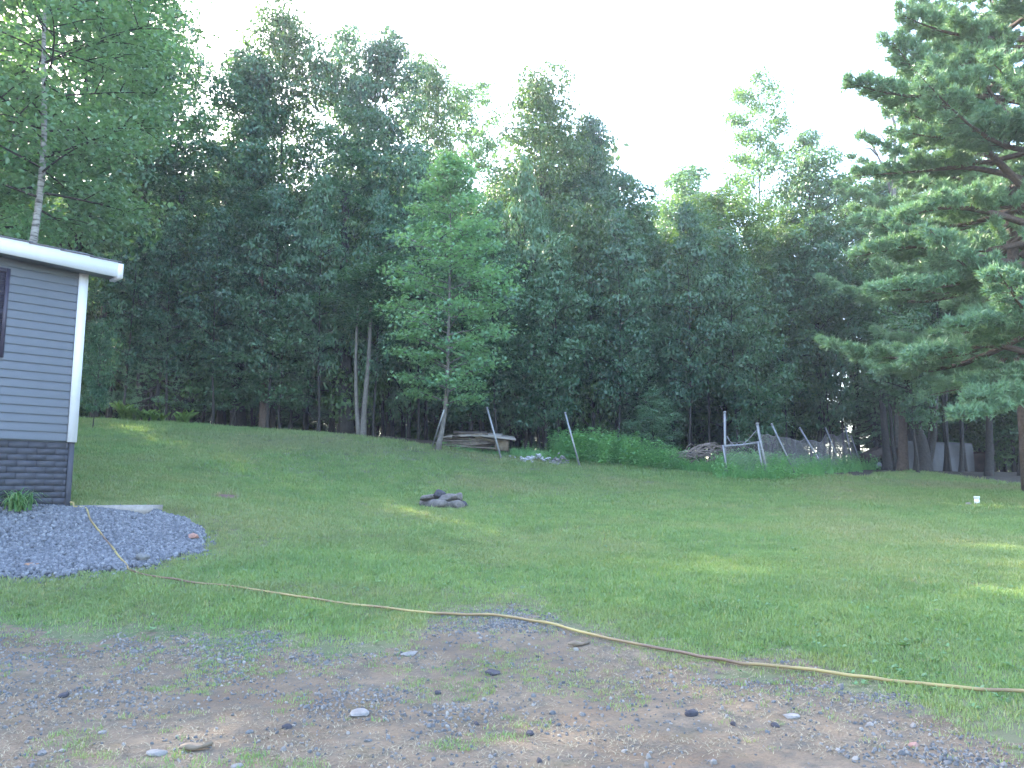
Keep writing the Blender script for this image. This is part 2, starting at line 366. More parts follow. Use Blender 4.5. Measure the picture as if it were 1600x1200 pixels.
# ------------------------------------------------------------------ instancer for stuff nobody could count
def scatter(name, pts, rots, scl, protos, **kw):
    me = bpy.data.meshes.new(name); me.vertices.add(len(pts)); me.vertices.foreach_set('co', np.asarray(pts, np.float32).ravel())
    a = me.attributes.new('rot', 'FLOAT_VECTOR', 'POINT'); a.data.foreach_set('vector', np.asarray(rots, np.float32).ravel())
    a = me.attributes.new('scl', 'FLOAT', 'POINT'); a.data.foreach_set('value', np.asarray(scl, np.float32).ravel())
    o = link(name, me, **kw)
    col = bpy.data.collections.new(name + '_kinds')
    for p in protos: col.objects.link(bpy.data.objects.new(p.name, p))
    ng = bpy.data.node_groups.new(name, 'GeometryNodeTree')
    ng.interface.new_socket('Geometry', in_out='INPUT', socket_type='NodeSocketGeometry'); ng.interface.new_socket('Geometry', in_out='OUTPUT', socket_type='NodeSocketGeometry')
    nn = ng.nodes; i = nn.new('NodeGroupInput'); ou = nn.new('NodeGroupOutput')
    ci = nn.new('GeometryNodeCollectionInfo'); ci.inputs['Collection'].default_value = col; ci.inputs['Separate Children'].default_value = True; ci.inputs['Reset Children'].default_value = True
    ip = nn.new('GeometryNodeInstanceOnPoints'); ip.inputs['Pick Instance'].default_value = True
    ra = nn.new('GeometryNodeInputNamedAttribute'); ra.data_type = 'FLOAT_VECTOR'; ra.inputs[0].default_value = 'rot'
    sa = nn.new('GeometryNodeInputNamedAttribute'); sa.data_type = 'FLOAT'; sa.inputs[0].default_value = 'scl'
    rv = nn.new('FunctionNodeRandomValue'); rv.data_type = 'INT'; rv.inputs[4].default_value = 0; rv.inputs[5].default_value = len(protos) - 1
    L = ng.links.new
    L(i.outputs[0], ip.inputs['Points']); L(ci.outputs[0], ip.inputs['Instance']); L(rv.outputs[2], ip.inputs['Instance Index'])
    L(ra.outputs[0], ip.inputs['Rotation']); L(sa.outputs[0], ip.inputs['Scale']); L(ip.outputs[0], ou.inputs[0])
    mod = o.modifiers.new('scatter', 'NODES'); mod.node_group = ng
    return o
ICO = None
def stone_mesh(name, mat, seed, sx=1, sy=1, sz=.7, sub=1, jag=.18, smooth=False):
    import bmesh
    bm = bmesh.new(); bmesh.ops.create_icosphere(bm, subdivisions=sub, radius=.5)
    r = np.random.RandomState(seed); dirs = r.normal(size=(7, 3)); dirs /= np.linalg.norm(dirs, axis=1)[:, None]; cut = r.uniform(.26, .42, 7)
    for v in bm.verts:
        p = np.array(v.co)
        for d, c in zip(dirs, cut):
            k = p @ d
            if k > c: p = p - d * (k - c) * .85
        p += r.normal(size=3) * .5 * jag * .25
        v.co = p * [sx, sy, sz]
    me = bpy.data.meshes.new(name); bm.to_mesh(me); bm.free(); me.materials.append(mat)
    if smooth: me.polygons.foreach_set('use_smooth', np.ones(len(me.polygons), bool))
    return me

rng = np.random.RandomState(7)
# grass tufts
def tuft(name, n, rad, hgt, wid, mat, seed, lean=.5):
    r = np.random.RandomState(seed); g = Geo()
    a = r.uniform(0, 2 * PI, n); q = rad * np.sqrt(r.uniform(0, 1, n)); bx = np.c_[q * np.cos(a), q * np.sin(a), np.full(n, -.005)]
    b = r.uniform(0, 2 * PI, n); d = np.c_[np.cos(b), np.sin(b), np.zeros(n)]; s = np.c_[-np.sin(b), np.cos(b), np.zeros(n)]
    hh = hgt * r.uniform(.5, 1.15, n)[:, None]; ll = hh * lean * r.uniform(.2, 1.4, n)[:, None]; up = np.array([0, 0, 1])
    V = np.stack([bx - s * wid / 2, bx + s * wid / 2, bx + up * hh * .6 + d * ll * .4 + s * wid * .4, bx + up * hh * .6 + d * ll * .4 - s * wid * .4, bx + up * hh + d * ll], 1)
    i = np.arange(n)[:, None] * 5
    g.add(V.reshape(-1, 3), i + np.array([[0, 1, 2, 3]])); g.f.append(i + np.array([[3, 2, 4]]))
    return g.mesh(name, mat)
TUFTS = [tuft('tuft', 16, .085, .042, .006, GRASS_B, s) for s in range(3)] + [tuft('tuft', 14, .07, .05, .008, GRASS_B, 9, .9)]
def dart(ymin, ymax, dens, seed):
    r = np.random.RandomState(seed); hw = .70
    n = int(((ymax ** 2 - ymin ** 2) * hw + 4 * (ymax - ymin)) * dens)
    y = np.sqrt(r.uniform(ymin ** 2, ymax ** 2, n)); x = r.uniform(-1, 1, n) * (hw * y + 1)
    return x, y
P = []; S = []
for (a, b, dn, sc) in [(3.8, 9, 700, .9), (9, 13, 480, 1.05), (13, 19, 230, 1.35), (19, 27, 110, 1.8), (27, 38, 55, 2.3)]:
    x, y = dart(a, b, dn, int(a * 10)); z = zone(x, y); keep = z == 0
    keep &= np.random.RandomState(3).uniform(size=len(x)) < .62 + .6 * fbm(x * .8, y * .8, 11)
    for (cx, cy, rx, ry, c, k) in (WEAR[2],): keep &= ((x - cx) / rx) ** 2 + ((y - cy) / ry) ** 2 + fbm(x * 2, y * 2, 4) > 1.2
    # thin out on the border with the drive
    ed = y - drive_edge(x); keep &= np.random.RandomState(5).uniform(size=len(x)) < (.12 + 1.0 * ed) * (.4 + 1.2 * fbm(x * 2.5, y * 2.5, 12))
    x = x[keep]; y = y[keep]; P.append(np.c_[x, y, hs(x, y)]); S.append(sc * rng.uniform(.7, 1.25, len(x)) * (.8 + .5 * fbm(x * .5, y * .5, 8)))
# stray tufts growing in the drive
x, y = dart(4, 8.5, 420, 77); keep = (zone(x, y) == 1) & (fbm(x * 1.3, y * 1.3, 41) > .60) & (rng.uniform(size=len(x)) < .55)
x = x[keep]; y = y[keep]; P.append(np.c_[x, y, hs(x, y)]); S.append(rng.uniform(.3, .75, len(x)))
x, y = dart(4, 9.5, 330, 78); ed = drive_edge(x) - y; keep = (zone(x, y) == 1) & (rng.uniform(size=len(x)) < np.exp(-np.clip(ed, 0, 9) / .45) * .75)
x = x[keep]; y = y[keep]; P.append(np.c_[x, y, hs(x, y)]); S.append(rng.uniform(.4, .8, len(x)))
P = np.concatenate(P); S = np.concatenate(S)
scatter('lawn_grass', P, np.c_[rng.normal(0, .12, len(P)), rng.normal(0, .12, len(P)), rng.uniform(0, 6.28, len(P))], S, TUFTS,
        kind='stuff', label='short mown green lawn grass', category='grass')
# broad leaved lawn weeds
def rosette(name, n, ln, mat, seed, up=.5, wid=.35):
    r = np.random.RandomState(seed); g = Geo(); a = r.uniform(0, 6.28, n); e = r.uniform(.1, up, n)
    d = np.c_[np.cos(a) * np.cos(e), np.sin(a) * np.cos(e), np.sin(e)]; L = ln * r.uniform(.6, 1.2, n)[:, None]
    s = np.c_[-np.sin(a), np.cos(a), np.zeros(n)] * L * wid / 2; z0 = np.zeros((n, 3))
    V = np.stack([z0, d * L * .5 + s, d * L - [0, 0, .15 * ln], d * L * .5 - s], 1); g.add(V.reshape(-1, 3), np.arange(n * 4).reshape(n, 4)); return g.mesh(name, mat)
CLOVER = leafmat('clover_leaf', [(.06, .15, .07), (.09, .2, .085), (.12, .25, .1)], .3)
WEEDS = [rosette('lawn_weed', 8, .045, CLOVER, s, .7, .5) for s in range(2)]
x, y = dart(5, 14, 18, 90); c0 = G(1480, 1040); keep = (zone(x, y) == 0) & (rng.uniform(size=len(x)) < .25 + .9 * np.exp(-((x - c0[0]) ** 2 + (y - c0[1]) ** 2) / 2))
x = x[keep]; y = y[keep]
scatter('lawn_weeds', np.c_[x, y, hs(x, y) + .02], np.c_[np.zeros((len(x), 2)), rng.uniform(0, 6.28, len(x))], rng.uniform(.5, 1.2, len(x)), WEEDS, kind='stuff', label='broad leaved weeds scattered through the lawn', category='weeds')
# gravel on the bed by the house
GST = [stone_mesh('gravel_stone', GRAVEL, 30 + s, 1, .8, .6) for s in range(5)]
x0, x1 = min(p[0] for p in gb), max(p[0] for p in gb); y0, y1 = min(p[1] for p in gb), max(p[1] for p in gb)
x0 = max(x0, -8.6); n = 36000; x = rng.uniform(x0, x1 + .4, n); y = rng.uniform(y0 - .3, y1 + .1, n)
keep = (zone(x, y) == 3) | ((zone(x, y + .1) == 3) & (rng.uniform(size=n) < .14)) | ((zone(x - .22, y + .12) == 3) & (rng.uniform(size=n) < .05)); x = x[keep]; y = y[keep]; n = len(x)
scatter('gravel', np.c_[x, y, hs(x, y) + rng.uniform(0, .014, n)], rng.uniform(0, 6.28, (n, 3)), rng.uniform(.045, .09, n), GST,
        kind='stuff', label='blue grey crushed gravel heaped beside the house', category='gravel')
# loose gravel of the drive
GST2 = [stone_mesh('drive_stone', GRAVEL2, 50 + s, 1, .8, .55) for s in range(5)]
cl = [(300,1010,200,22,1.),(420,1000,120,10,.8),(820,972,130,16,1.1),(790,955,110,7,1.1),(1380,1085,60,12,.9),(1460,1130,90,25,1.),(1560,1190,80,30,.9),(620,1090,130,22,.5),(640,1120,90,25,.5),(160,1090,160,25,.35),(1170,1062,60,6,.6),(480,1045,200,14,.4),(1350,1180,120,16,.5),(1290,1075,40,8,.8),(40,1020,100,20,.25)]
x, y = dart(3.9, 9.6, 2600, 60); z = zone(x, y); dn = np.full(len(x), .11)
for (a, b, rx, ry, k) in cl:
    c0 = ground(a, b); c1 = ground(a + rx, b); c2 = ground(a, b + ry)
    dn += k * np.exp(-(((x - c0[0]) / (c1[0] - c0[0])) ** 2 + ((y - c0[1]) / (c2[1] - c0[1])) ** 2))
dn *= np.clip((fbm(x * 3, y * 3, 21) - .28) * 3, .05, 1.4)
keep = (rng.uniform(size=len(x)) < dn * .75) & ((z == 1) | ((z == 0) & (rng.uniform(size=len(x)) < .5) & (dn > .4))); x = x[keep]; y = y[keep]; n = len(x)
scatter('loose_gravel', np.c_[x, y, hs(x, y) + .002], rng.uniform(0, 6.28, (n, 3)), np.exp(rng.normal(math.log(.022), .4, n)).clip(.01, .065), GST2,
        kind='stuff', label='loose grey gravel scattered over the dirt drive', category='gravel')
# dead grass, straw and leaf bits on the drive
STRAW = simple('straw', (0.225, 0.188, 0.120), (0.375, 0.323, 0.225), 9, .9, 0, 0)
LITTER = [tuft('litter', 6, .05, .012, .004, STRAW, 70, 3.5), tuft('litter', 5, .06, .01, .005, STRAW, 71, 4)]
x, y = dart(3.9, 10, 230, 61); keep = (zone(x, y) != 3) & (y < drive_edge(x) + .6) & (fbm(x, y, 33) > .42); x = x[keep]; y = y[keep]; n = len(x)
scatter('straw_litter', np.c_[x, y, hs(x, y) + .004], np.c_[np.zeros((n, 2)), rng.uniform(0, 6.28, n)], rng.uniform(.6, 1.3, n), LITTER, kind='stuff', label='dry straw and leaf bits on the drive edge', category='litter')

# ------------------------------------------------------------------ house
wd = np.array([math.sin(R(44)), math.cos(R(44)), 0]); no = np.array([wd[1], -wd[0], 0]); up = np.array([0, 0, 1.])
K = at(118, 690, 11.9)                                             # the wall corner
def onwall(px, py, off=0):
    d = ray(px, py); o = np.array([0, 0, CAMZ]); p0 = K + no * off
    t = ((p0 - o) @ no) / (d @ no); p = o + d * t
    return (p - K) @ wd, p[2]                                      # u along the wall (0 at the corner, negative to the left), z
z_bot = K[2]; z_gr = onwall(106, 797)[1]; z_top = onwall(128, 424)[1]
house = thing('house', 'grey vinyl sided mobile home with white trim and dark brick skirting', 'house', K - [0, 0, K[2] - z_gr])
hb = np.array(house.location)
HA = np.array([wd, -no, up])                                       # local axes rows: along wall, inwards, up
def hp(u, v, z): return K * [1, 1, 0] + wd * u - no * v + up * z - hb
def hbox(g, u0, u1, v0, v1, za, zb): g.box(hp((u0 + u1) / 2, (v0 + v1) / 2, (za + zb) / 2), u1 - u0, v1 - v0, zb - za, ax=HA)
WL, DP = 7.4, 15.0
A0 = onwall(187, 411, .28); A1 = onwall(0, 369.5, .28); A2 = onwall(187, 434, .28)
slope = (A0[1] - A1[1]) / (A0[0] - A1[0]); ze = A0[1]; fh = A0[1] - A2[1]
def roofz(u): return ze + slope * (u - A0[0]) if u > -WL / 2 else ze + slope * (-WL - u - A0[0])
g = Geo(); hbox(g, -WL, 0, .03, DP, z_bot - .02, z_top + .3); link('wall', g.mesh('wall', SIDING), house)
nb = 21; ch = (z_top - z_bot) / nb
gs = Geo(); hbox(gs, -WL, -.12, .012, .03, z_bot, z_top + .02); sid = link('siding', gs.mesh('siding', SIDING), house)
bz = []
def board_mesh(len_, u0):
    g = Geo()
    # lap profile: bottom edge stands proud 14 mm, shaded lip below
    pr = [(.012, 0), (-.008, 0), (-.006, .012), (.002, ch * .92), (.012, ch * .985)]
    V = []
    for u in (u0, u0 + len_):
        for v, z in pr: V.append(wd * u - no * v + up * z)
    n = 5; Fq = [[i, i + 1, n + i + 1, n + i] for i in range(4)] + [[4, 3, 2, 1, 0], [5, 6, 7, 8, 9]]
    for q in Fq: pass
    g.add(np.array(V), Fq); return g.mesh('siding_board', SIDING)
bm_ = board_mesh(WL - .12, -WL)
for i in range(nb + 1): link('siding_board', bm_, sid, loc=hp(0, 0, z_bot + i * ch))
# gable siding up to the roof
i = nb + 1
while True:
    z = z_bot + i * ch
    um = A0[0] - (z + ch - ze + .02) / -slope if False else None
    # half width at this height
    k = (z + ch * 1.0 + .12 - ze) / slope + A0[0]
    if -2 * k - WL > 0 and False: break
    if k < -WL / 2 or i > nb + 14: break
    k = min(k, -.12); link('siding_board', board_mesh(2 * (k + WL / 2), -WL - k), sid, loc=hp(0, 0, z)); i += 1
g = Geo(); hbox(g, -.115, .012, -.022, .02, z_bot - .01, z_top + .05); hbox(g, -.0, .014, .02, .12, z_bot - .01, z_top + .05); link('corner_board', g.mesh('corner_board', WHITE), house)
# rake board, soffit, roof
def slab(g, u0, u1, v0, v1, t0, t1, zoff=0):
    """slab following the roof slope from u0 to u1, between heights t0..t1 over the roof line"""
    V = []
    for u in (u0, u1):
        for v, t in ((v0, t0), (v1, t0), (v1, t1), (v0, t1)): V.append(hp(u, v, (ze + slope * ((u if u > -WL / 2 else -WL - u) - A0[0])) + t))
    g.add(np.array(V), np.array([[0,1,2,3],[7,6,5,4],[0,4,5,1],[1,5,6,2],[2,6,7,3],[3,7,4,0]]))
ur = A0[0]; ul = -WL - ur
g = Geo(); slab(g, -WL / 2, ur - .03, -.30, -.28, -fh, -.0); slab(g, ul, -WL / 2, -.30, -.28, -fh, 0); link('rake_board', g.mesh('rake_board', WHITE), house)
g = Geo(); slab(g, -WL / 2, ur - .03, -.28, .01, -fh + .015, -fh + .035); slab(g, ul, -WL / 2, -.28, .01, -fh + .015, -fh + .035); link('soffit', g.mesh('soffit', SOFFIT), house)
g = Geo(); slab(g, -WL / 2, .03, -.28, DP, -.03, 0.005); slab(g, .03, ur, -.28, .02, -.03, .005); slab(g, ul, -WL / 2, -.28, DP, -.03, .005); roof = link('roof', g.mesh('roof', SHING), house)
for side in (0, 1):
    nsh = 10; L = ur + WL / 2
    for i in range(nsh):
        ua = ur + .02 - L * i / nsh; ub = ur + .02 - L * (i + 1.12) / nsh; g = Geo()
        f = (lambda q: q) if side == 0 else (lambda q: -WL - q)
        V = []
        for q, t in ((ua, .022), (ub, .008)):
            for v in (-.315, DP + .1 if i > 0 or side else .03):
                base = ze + slope * (max(q, -WL / 2) - A0[0])
                V.append(hp(f(q), v, base + t)); V.append(hp(f(q), v, base + t - .02))
        g.add(np.array(V), np.array([[0,2,6,4],[1,5,7,3],[0,1,3,2],[4,6,7,5],[0,4,5,1],[2,3,7,6]])); link('shingle_course', g.mesh('shingle_course', SHING), roof)
# gutter along the eave
g = Geo(); hbox(g, ur - .03, ur + .05, -.31, .02, ze - fh * 1.05, ze - .015); link('gutter', g.mesh('gutter', WHITE), house)
# skirting with bricks
g = Geo(); hbox(g, -WL, -.03, .033, DP, z_gr - .25, z_bot - .012); sk = link('skirting', g.mesh('skirting', MORTAR), house)
nbk = 11; bh = (z_bot - .03 - z_gr) / nbk; bw = .245; BR = []
for s in range(4):
    r = np.random.RandomState(s); g = Geo(); p = np.array([[u, v, z] for z in (.0015, bh - .0015) for u, v in ((.0015, -.0), (bw - .0015, -.0), (bw - .0015, .01), (.0015, .01))])
    p = p + r.uniform(-.0025, .0025, p.shape); V = np.array([wd * a - no * (b + .026) + up * c for a, b, c in p])
    g.add(V, np.array([[3,2,1,0],[4,5,6,7],[0,1,5,4],[1,2,6,5],[2,3,7,6],[3,0,4,7]])); BR.append(g.mesh('brick', SKIRT))
rr = random.Random(3)
def short_brick(w_):
    g = Geo(); p = np.array([[u, v, z] for z in (.0015, bh - .0015) for u, v in ((.0015, -.0), (w_ - .0015, -.0), (w_ - .0015, .01), (.0015, .01))])
    g.add(np.array([wd * a - no * (b + .026) + up * c for a, b, c in p]), np.array([[3,2,1,0],[4,5,6,7],[0,1,5,4],[1,2,6,5],[2,3,7,6],[3,0,4,7]])); return g.mesh('brick', SKIRT)
SB = [short_brick(bw * .25 - .01), short_brick(bw * .75 - .01)]
for j in range(-1, nbk):
    s_ = j % 2; link('brick', SB[0 if s_ == 0 else 1], sk, loc=hp(-.065 - bw * (.25 if s_ == 0 else .75), rr.uniform(-.003, .003), z_gr + j * bh))
    for i in range(14):
        u = -.065 - (i + 1) * bw - (.25 if j % 2 == 0 else .75) * bw
        link('brick', BR[rr.randrange(4)], sk, loc=hp(u, rr.uniform(-.004, .003), z_gr + j * bh))
g = Geo(); hbox(g, -.075, -.005, .012, .05, z_gr - .25, z_bot - .012); hbox(g, -.09, .0, .0, .05, z_bot - .028, z_bot + .004); link('skirting_post', g.mesh('skirting_post', SKIRT), house)
# shutter and window
s0 = onwall(15, 421); s1 = onwall(5, 559); us = (s0[0] + s1[0]) / 2; zt, zb_ = s0[1], s1[1]
g = Geo(); hbox(g, us - .36, us - .31, -.04, -.008, zb_, zt); hbox(g, us - .05, us, -.04, -.008, zb_, zt)
for za in (zb_, (zb_ + zt) / 2 - .03, zt - .06): hbox(g, us - .31, us - .05, -.038, -.008, za, za + .06)
sh = link('shutter', g.mesh('shutter', SHUT), house)
g = Geo(); hbox(g, -.31, -.05, -.0, 0.006, 0, .028); sm = None
nsl = int((zt - zb_ - .12) / .033)
g = Geo(); V = []
for uu in (us - .31, us - .05):
    for v, z in ((-.034, 0), (-.03, -.004), (-.012, .026), (-.016, .03)): V.append(wd * uu - no * v + up * z)
g.add(np.array(V), np.array([[0,1,2,3],[7,6,5,4],[0,4,5,1],[1,5,6,2],[2,6,7,3],[3,7,4,0]])); slm = g.mesh('shutter_slat', SHUT)
for i in range(nsl): link('shutter_slat', slm, sh, loc=hp(0, 0, zb_ + .065 + i * .033))
uw = us - .38
g = Geo(); hbox(g, uw - .9, uw, -.035, -.008, zb_, zb_ + .05); hbox(g, uw - .9, uw, -.035, -.008, zt - .05, zt); hbox(g, uw - .9, uw - .85, -.035, -.008, zb_ + .05, zt - .05); hbox(g, uw - .05, uw, -.035, -.008, zb_ + .05, zt - .05); hbox(g, uw - .85, uw - .05, -.03, -.008, (zb_ + zt) / 2 - .02, (zb_ + zt) / 2 + .02)
wf = link('window', g.mesh('window', WHITE), house)
g = Geo(); hbox(g, uw - .85, uw - .05, -.018, -.009, zb_ + .05, zt - .05); link('pane', g.mesh('pane', GLASS), wf)
# slab strip from the corner
a = G(98, 798); b = G(244, 800); g = Geo(); c = (a + b) / 2; c[2] = 0
zs = z_gr
g.box([0, .3, -.06], b[0] - a[0], .62, .13)
sl_ = link('concrete_strip', g.mesh('concrete_strip', CONC), loc=(c[0], K[1] + .06, zs + .06)); sl_['label'] = 'narrow pale concrete strip at the house corner above the gravel'; sl_['category'] = 'concrete strip'
sl_.rotation_euler = (0, 0, R(1))
# day lily clump in front of the skirting
def lily(n, ln, seed):
    r = np.random.RandomState(seed); g = Geo()
    for i in range(n):
        a = r.uniform(0, 6.28); L = ln * r.uniform(.55, 1.15); q = r.uniform(.55, 1.3); p0 = np.array([r.normal(0, .07), r.normal(0, .07), 0])
        d = np.array([math.cos(a), math.sin(a), 0]); s = np.array([-d[1], d[0], 0]); V = []
        for t in np.linspace(0, 1, 6):
            p = p0 + d * L * q * .62 * t ** 1.3 + up * L * (1.5 * t - (.75 + .45 * q) * t * t) * .9; wv = .011 * (1 - t ** 2 * .85)
            V += [p - s * wv, p + s * wv]
        g.add(np.array(V), np.array([[2*k, 2*k+1, 2*k+3, 2*k+2] for k in range(5)]))
    return g.mesh('leaves', DAYL)
for px, py, ln, lb in ((30, 806, .58, 'arching strap leaved lily clump growing against the dark skirting'), (-60, 812, .6, 'lily clump nearest the left picture edge')):
    p = G(px, py); t_ = thing('daylily', lb, 'plant', p, 'lily clumps by the skirting'); link('leaves', lily(110, ln, px + 99), t_)
    if px < 0: t_['label'] = 'strap leaved lily clump cut off by the left picture edge'

# ------------------------------------------------------------------ hose
def smooth(P, k=8):
    P = np.array(P); o = []
    Q = np.vstack([2 * P[0] - P[1], P, 2 * P[-1] - P[-2]])
    for i in range(1, len(Q) - 2):
        for t in np.arange(k) / k:
            o.append(.5 * ((2 * Q[i]) + (-Q[i-1] + Q[i+1]) * t + (2*Q[i-1] - 5*Q[i] + 4*Q[i+1] - Q[i+2]) * t*t + (-Q[i-1] + 3*Q[i] - 3*Q[i+1] + Q[i+2]) * t**3))
    o.append(P[-1]); return np.array(o)
hp_ = [(108,800),(120,801),(133,803),(140,820),(152,838),(166,858),(185,880),(212,898),(255,908),(300,915),(380,925),(460,937),(550,948),(640,957),(700,962),(760,966),(830,976),(900,991),(1000,1015),(1070,1026),(1130,1037),(1190,1044),(1250,1050),(1330,1061),(1400,1070),(1500,1082),(1600,1088),(1750,1098),(1950,1112)]
HP = smooth([G(*p) for p in hp_], 10)
HP[:, 0] += (vnoise(np.arange(len(HP)) * .13, np.zeros(len(HP)), 5) - .5) * .03
HP[:, 2] = hs(HP[:, 0], HP[:, 1]) + .024 + .01 * vnoise(np.arange(len(HP)) * .2, np.zeros(len(HP)), 6); HP[:6, 2] += .06
g = Geo(); g.tube(HP, .013, 8); ho = link('garden_hose', g.mesh('garden_hose', HOSE, True)); ho['label'] = 'long yellow and brown garden hose lying from the house across the yard'; ho['category'] = 'hose'

# ------------------------------------------------------------------ single stones
def rock(px, py, wpx, label, mat, seed, sz=.45, sy=.75, cat='stone', group=None, sub=2, name='stone', tilt=0, dz=0, hgt=None):
    p = G(px, py); wm = wpx / F * p[1]; me = stone_mesh(name, mat, seed, wm, wm * sy, (hgt / F * p[1] if hgt else wm * sz), sub, .1)
    o = link(name, me, loc=(p[0], p[1], p[2] + wm * sz * .18 + dz + (.035 if poly_in(p[0], p[1], gb) else 0)), label=label, category=cat); o.rotation_euler = (tilt, tilt * .5, seed * 1.3 if not hgt else (seed % 3 - 1) * .25)
    if group: o['group'] = group
    return o
RK = [(563,1116,40,'pale flat stone half buried in the middle of the dirt drive',ST_PALE,1,.3),(770,1054,27,'dark brown lump of rock near the centre of the drive',ST_DARK,2,.45),
 (1080,1118,26,'dark purple angular rock on the bare dirt right of centre',ST_DARK,3,.5),(828,1145,15,'small blue black stone below the centre of the drive',ST_DARK,4,.7),
 (1235,1120,30,'smooth pale grey flat stone near the yellowed grass edge',ST_PALE,5,.3),(842,1190,14,'small dark stone at the bottom edge of the picture',ST_DARK,6,.7),
 (245,1178,36,'broad pale flat stone at the lower left of the drive',ST_PALE,7,.3),(640,1023,32,'flat light grey stone where grass meets the drive',ST_PALE,8,.25),
 (223,882,28,'grey angular stone beside the hose at the gravel edge',ST_GREY,9,.55),(1427,1165,20,'reddish brown stone in the gravel strip at lower right',ST_RED,10,.5),
 (65,1178,17,'blue grey stone near the bottom left corner',ST_GREY,11,.6),(448,1137,18,'dark grey stone standing left of the pale flat stone',ST_DARK,12,.55),
 (100,1086,20,'dark stone on the left part of the drive beside pale chips',ST_DARK,13,.55),(745,1130,11,'tiny dark pebble between the pale stone and the dark rock',ST_DARK,14,.7),
 (684,1086,13,'black pebble on the smooth patch of dirt',ST_DARK,15,.7),(1146,1133,12,'small black stone right of the angular rock',ST_DARK,16,.7),
 (372,1198,22,'pale stone cut by the bottom edge of the picture',ST_PALE,17,.4),(160,1145,16,'pale chip of stone on the left of the drive',ST_PALE,18,.4),
 (1212,1135,16,'dark stone just below the smooth pale stone',ST_DARK,19,.6),(210,1017,16,'grey stone on the damp brown soil at left',ST_GREY,20,.5),
 (840,1026,8,'lone dark pebble on the pale bare patch',ST_DARK,21,.7),(1500,957,0,'',ST_GREY,22,.2)]
for q in RK:
    if q[2]: rock(*q[:3], q[3], q[4], q[5], q[6])
rock(302, 850, 24, 'broken reddish brick chunk at the right end of the gravel bed', ST_RED, 23, .5, .7, 'brick', name='brick_chunk', sub=1)
rock(1462, 952, 36, 'flat pale stone sunk in the lawn beside a dark hollow', ST_PALE, 24, .12, .7)
rock(1513, 790, 15, 'low pale flat stone lying beside the white pipe', ST_PALE, 25, .5, .8)
# shred of bark and dry leaf
for px, py, L, W, lb, mt, nm in ((300, 1175, 44, 8, 'curved whitish strip of bark lying on the drive at lower left', WOODT, 'bark_strip'), (47, 892, 26, 10, 'curled brown dead leaf on the gravel bed', simple('dead_leaf', (.25,.13,.08), (.4,.24,.16), 9, .9, .2, .01), 'dead_leaf'),
                            (905, 1012, 34, 5, 'thin pale twig lying near the gravel on the drive', WOODT, 'twig')):
    p = G(px, py); s = p[1] / F; g = Geo(); V = []
    for t in np.linspace(0, 1, 7):
        x = (t - .5) * L * s; yv = .4 * L * s * (t - .5) ** 2 * 2 + t * L * s * .3; wv = W * s * .9 * math.sin(PI * (.08 + .84 * t)); V += [[x, yv - wv, .012 + .02 * math.sin(t * 5) ** 2], [x, yv + wv, .02 + .012 * math.sin(t * 5)], [x, yv + wv, .008], [x, yv - wv, .002]]
    V = np.array(V); f = []
    for k in range(6):
        for m_ in range(4): f.append([k*4+m_, k*4+(m_+1)%4, k*4+4+(m_+1)%4, k*4+4+m_])
    f += [[0,3,2,1],[24,25,26,27]]
    g.add(V, f); o = link(nm, g.mesh(nm, mt), loc=p + [0, 0, .01], label=lb, category=nm.replace('_', ' '))
# fire ring stones, each its own thing
fr = G(687, 797); s = fr[1] / F
ring = [(-25, 4, 15, 34, 12, .0, 'left end stone of the bottom course of the fire ring'), (-6, -2, 30, 40, 15, 0, 'long grey front stone of the bottom course of the fire ring'),
        (20, 1, 30, 42, 13, 0, 'pale slanting front right stone of the bottom course of the fire ring'), (26, 14, 24, 24, 12, 0, 'dark right hand rear stone of the fire ring'),
        (-22, 16, 26, 26, 12, 0, 'rear left stone half hidden in the fire ring'), (2, 22, 26, 32, 12, 0, 'rear middle stone hidden behind the fire ring front'),
        (-18, 2, 34, 28, 9, 12, 'flat overhanging grey slab on the left of the fire ring top'), (12, 3, 34, 26, 9, 12.5, 'brownish flat stone on the right of the fire ring top'),
        (26, 12, 20, 20, 12, 12, 'upturned pointed stone at the right rim of the fire ring'), (13, 14, 18, 18, 9, 12.5, 'light wedge of stone behind the brownish flat one in the fire ring'),
        (-5, 6, 24, 22, 15, 14, 'rounded dark boulder crowning the fire ring')]
for i, (dx, dy, wx, wy, hh, zz, lb) in enumerate(ring):
    me = stone_mesh('fire_ring_stone', ST_DARK if 'dark' in lb else ST_FIRE, 100 + i, wx * s * 1.28, wy * s * .9, hh * s * 1.35, 3, .09, True)
    zb2 = hs(fr[0] + dx * s, fr[1] + .35 + dy * s)[0]
    o = link('fire_ring_stone', me, loc=(fr[0] + dx * s, fr[1] + .35 + dy * s, zb2 + zz * s + hh * s * .38), label=lb, category='stone', group='stones of the small fire ring on the lawn')
    o.rotation_euler = (.05 * math.sin(i * 3), .14 * math.sin(i * 5), .1 * i)
# white pipe
p = G(1527, 790); g = Geo(); g.tube([[0, 0, -.05], [0, 0, .13]], .055, 16); g.tube([[0, 0, .12], [0, 0, .175]], .066, 16)
pp = thing('vent_pipe', 'short white capped plastic pipe standing out of the lawn at right', 'pipe', p); g2 = Geo(); g2.tube([[0, 0, -.05], [0, 0, .17]], .06, 16); link('pipe', g2.mesh('pipe', PVC, False), pp)
g2 = Geo(); g2.tube([[0, 0, .17], [0, 0, .225]], .068, 16); link('cap', g2.mesh('cap', PVC, False), pp)

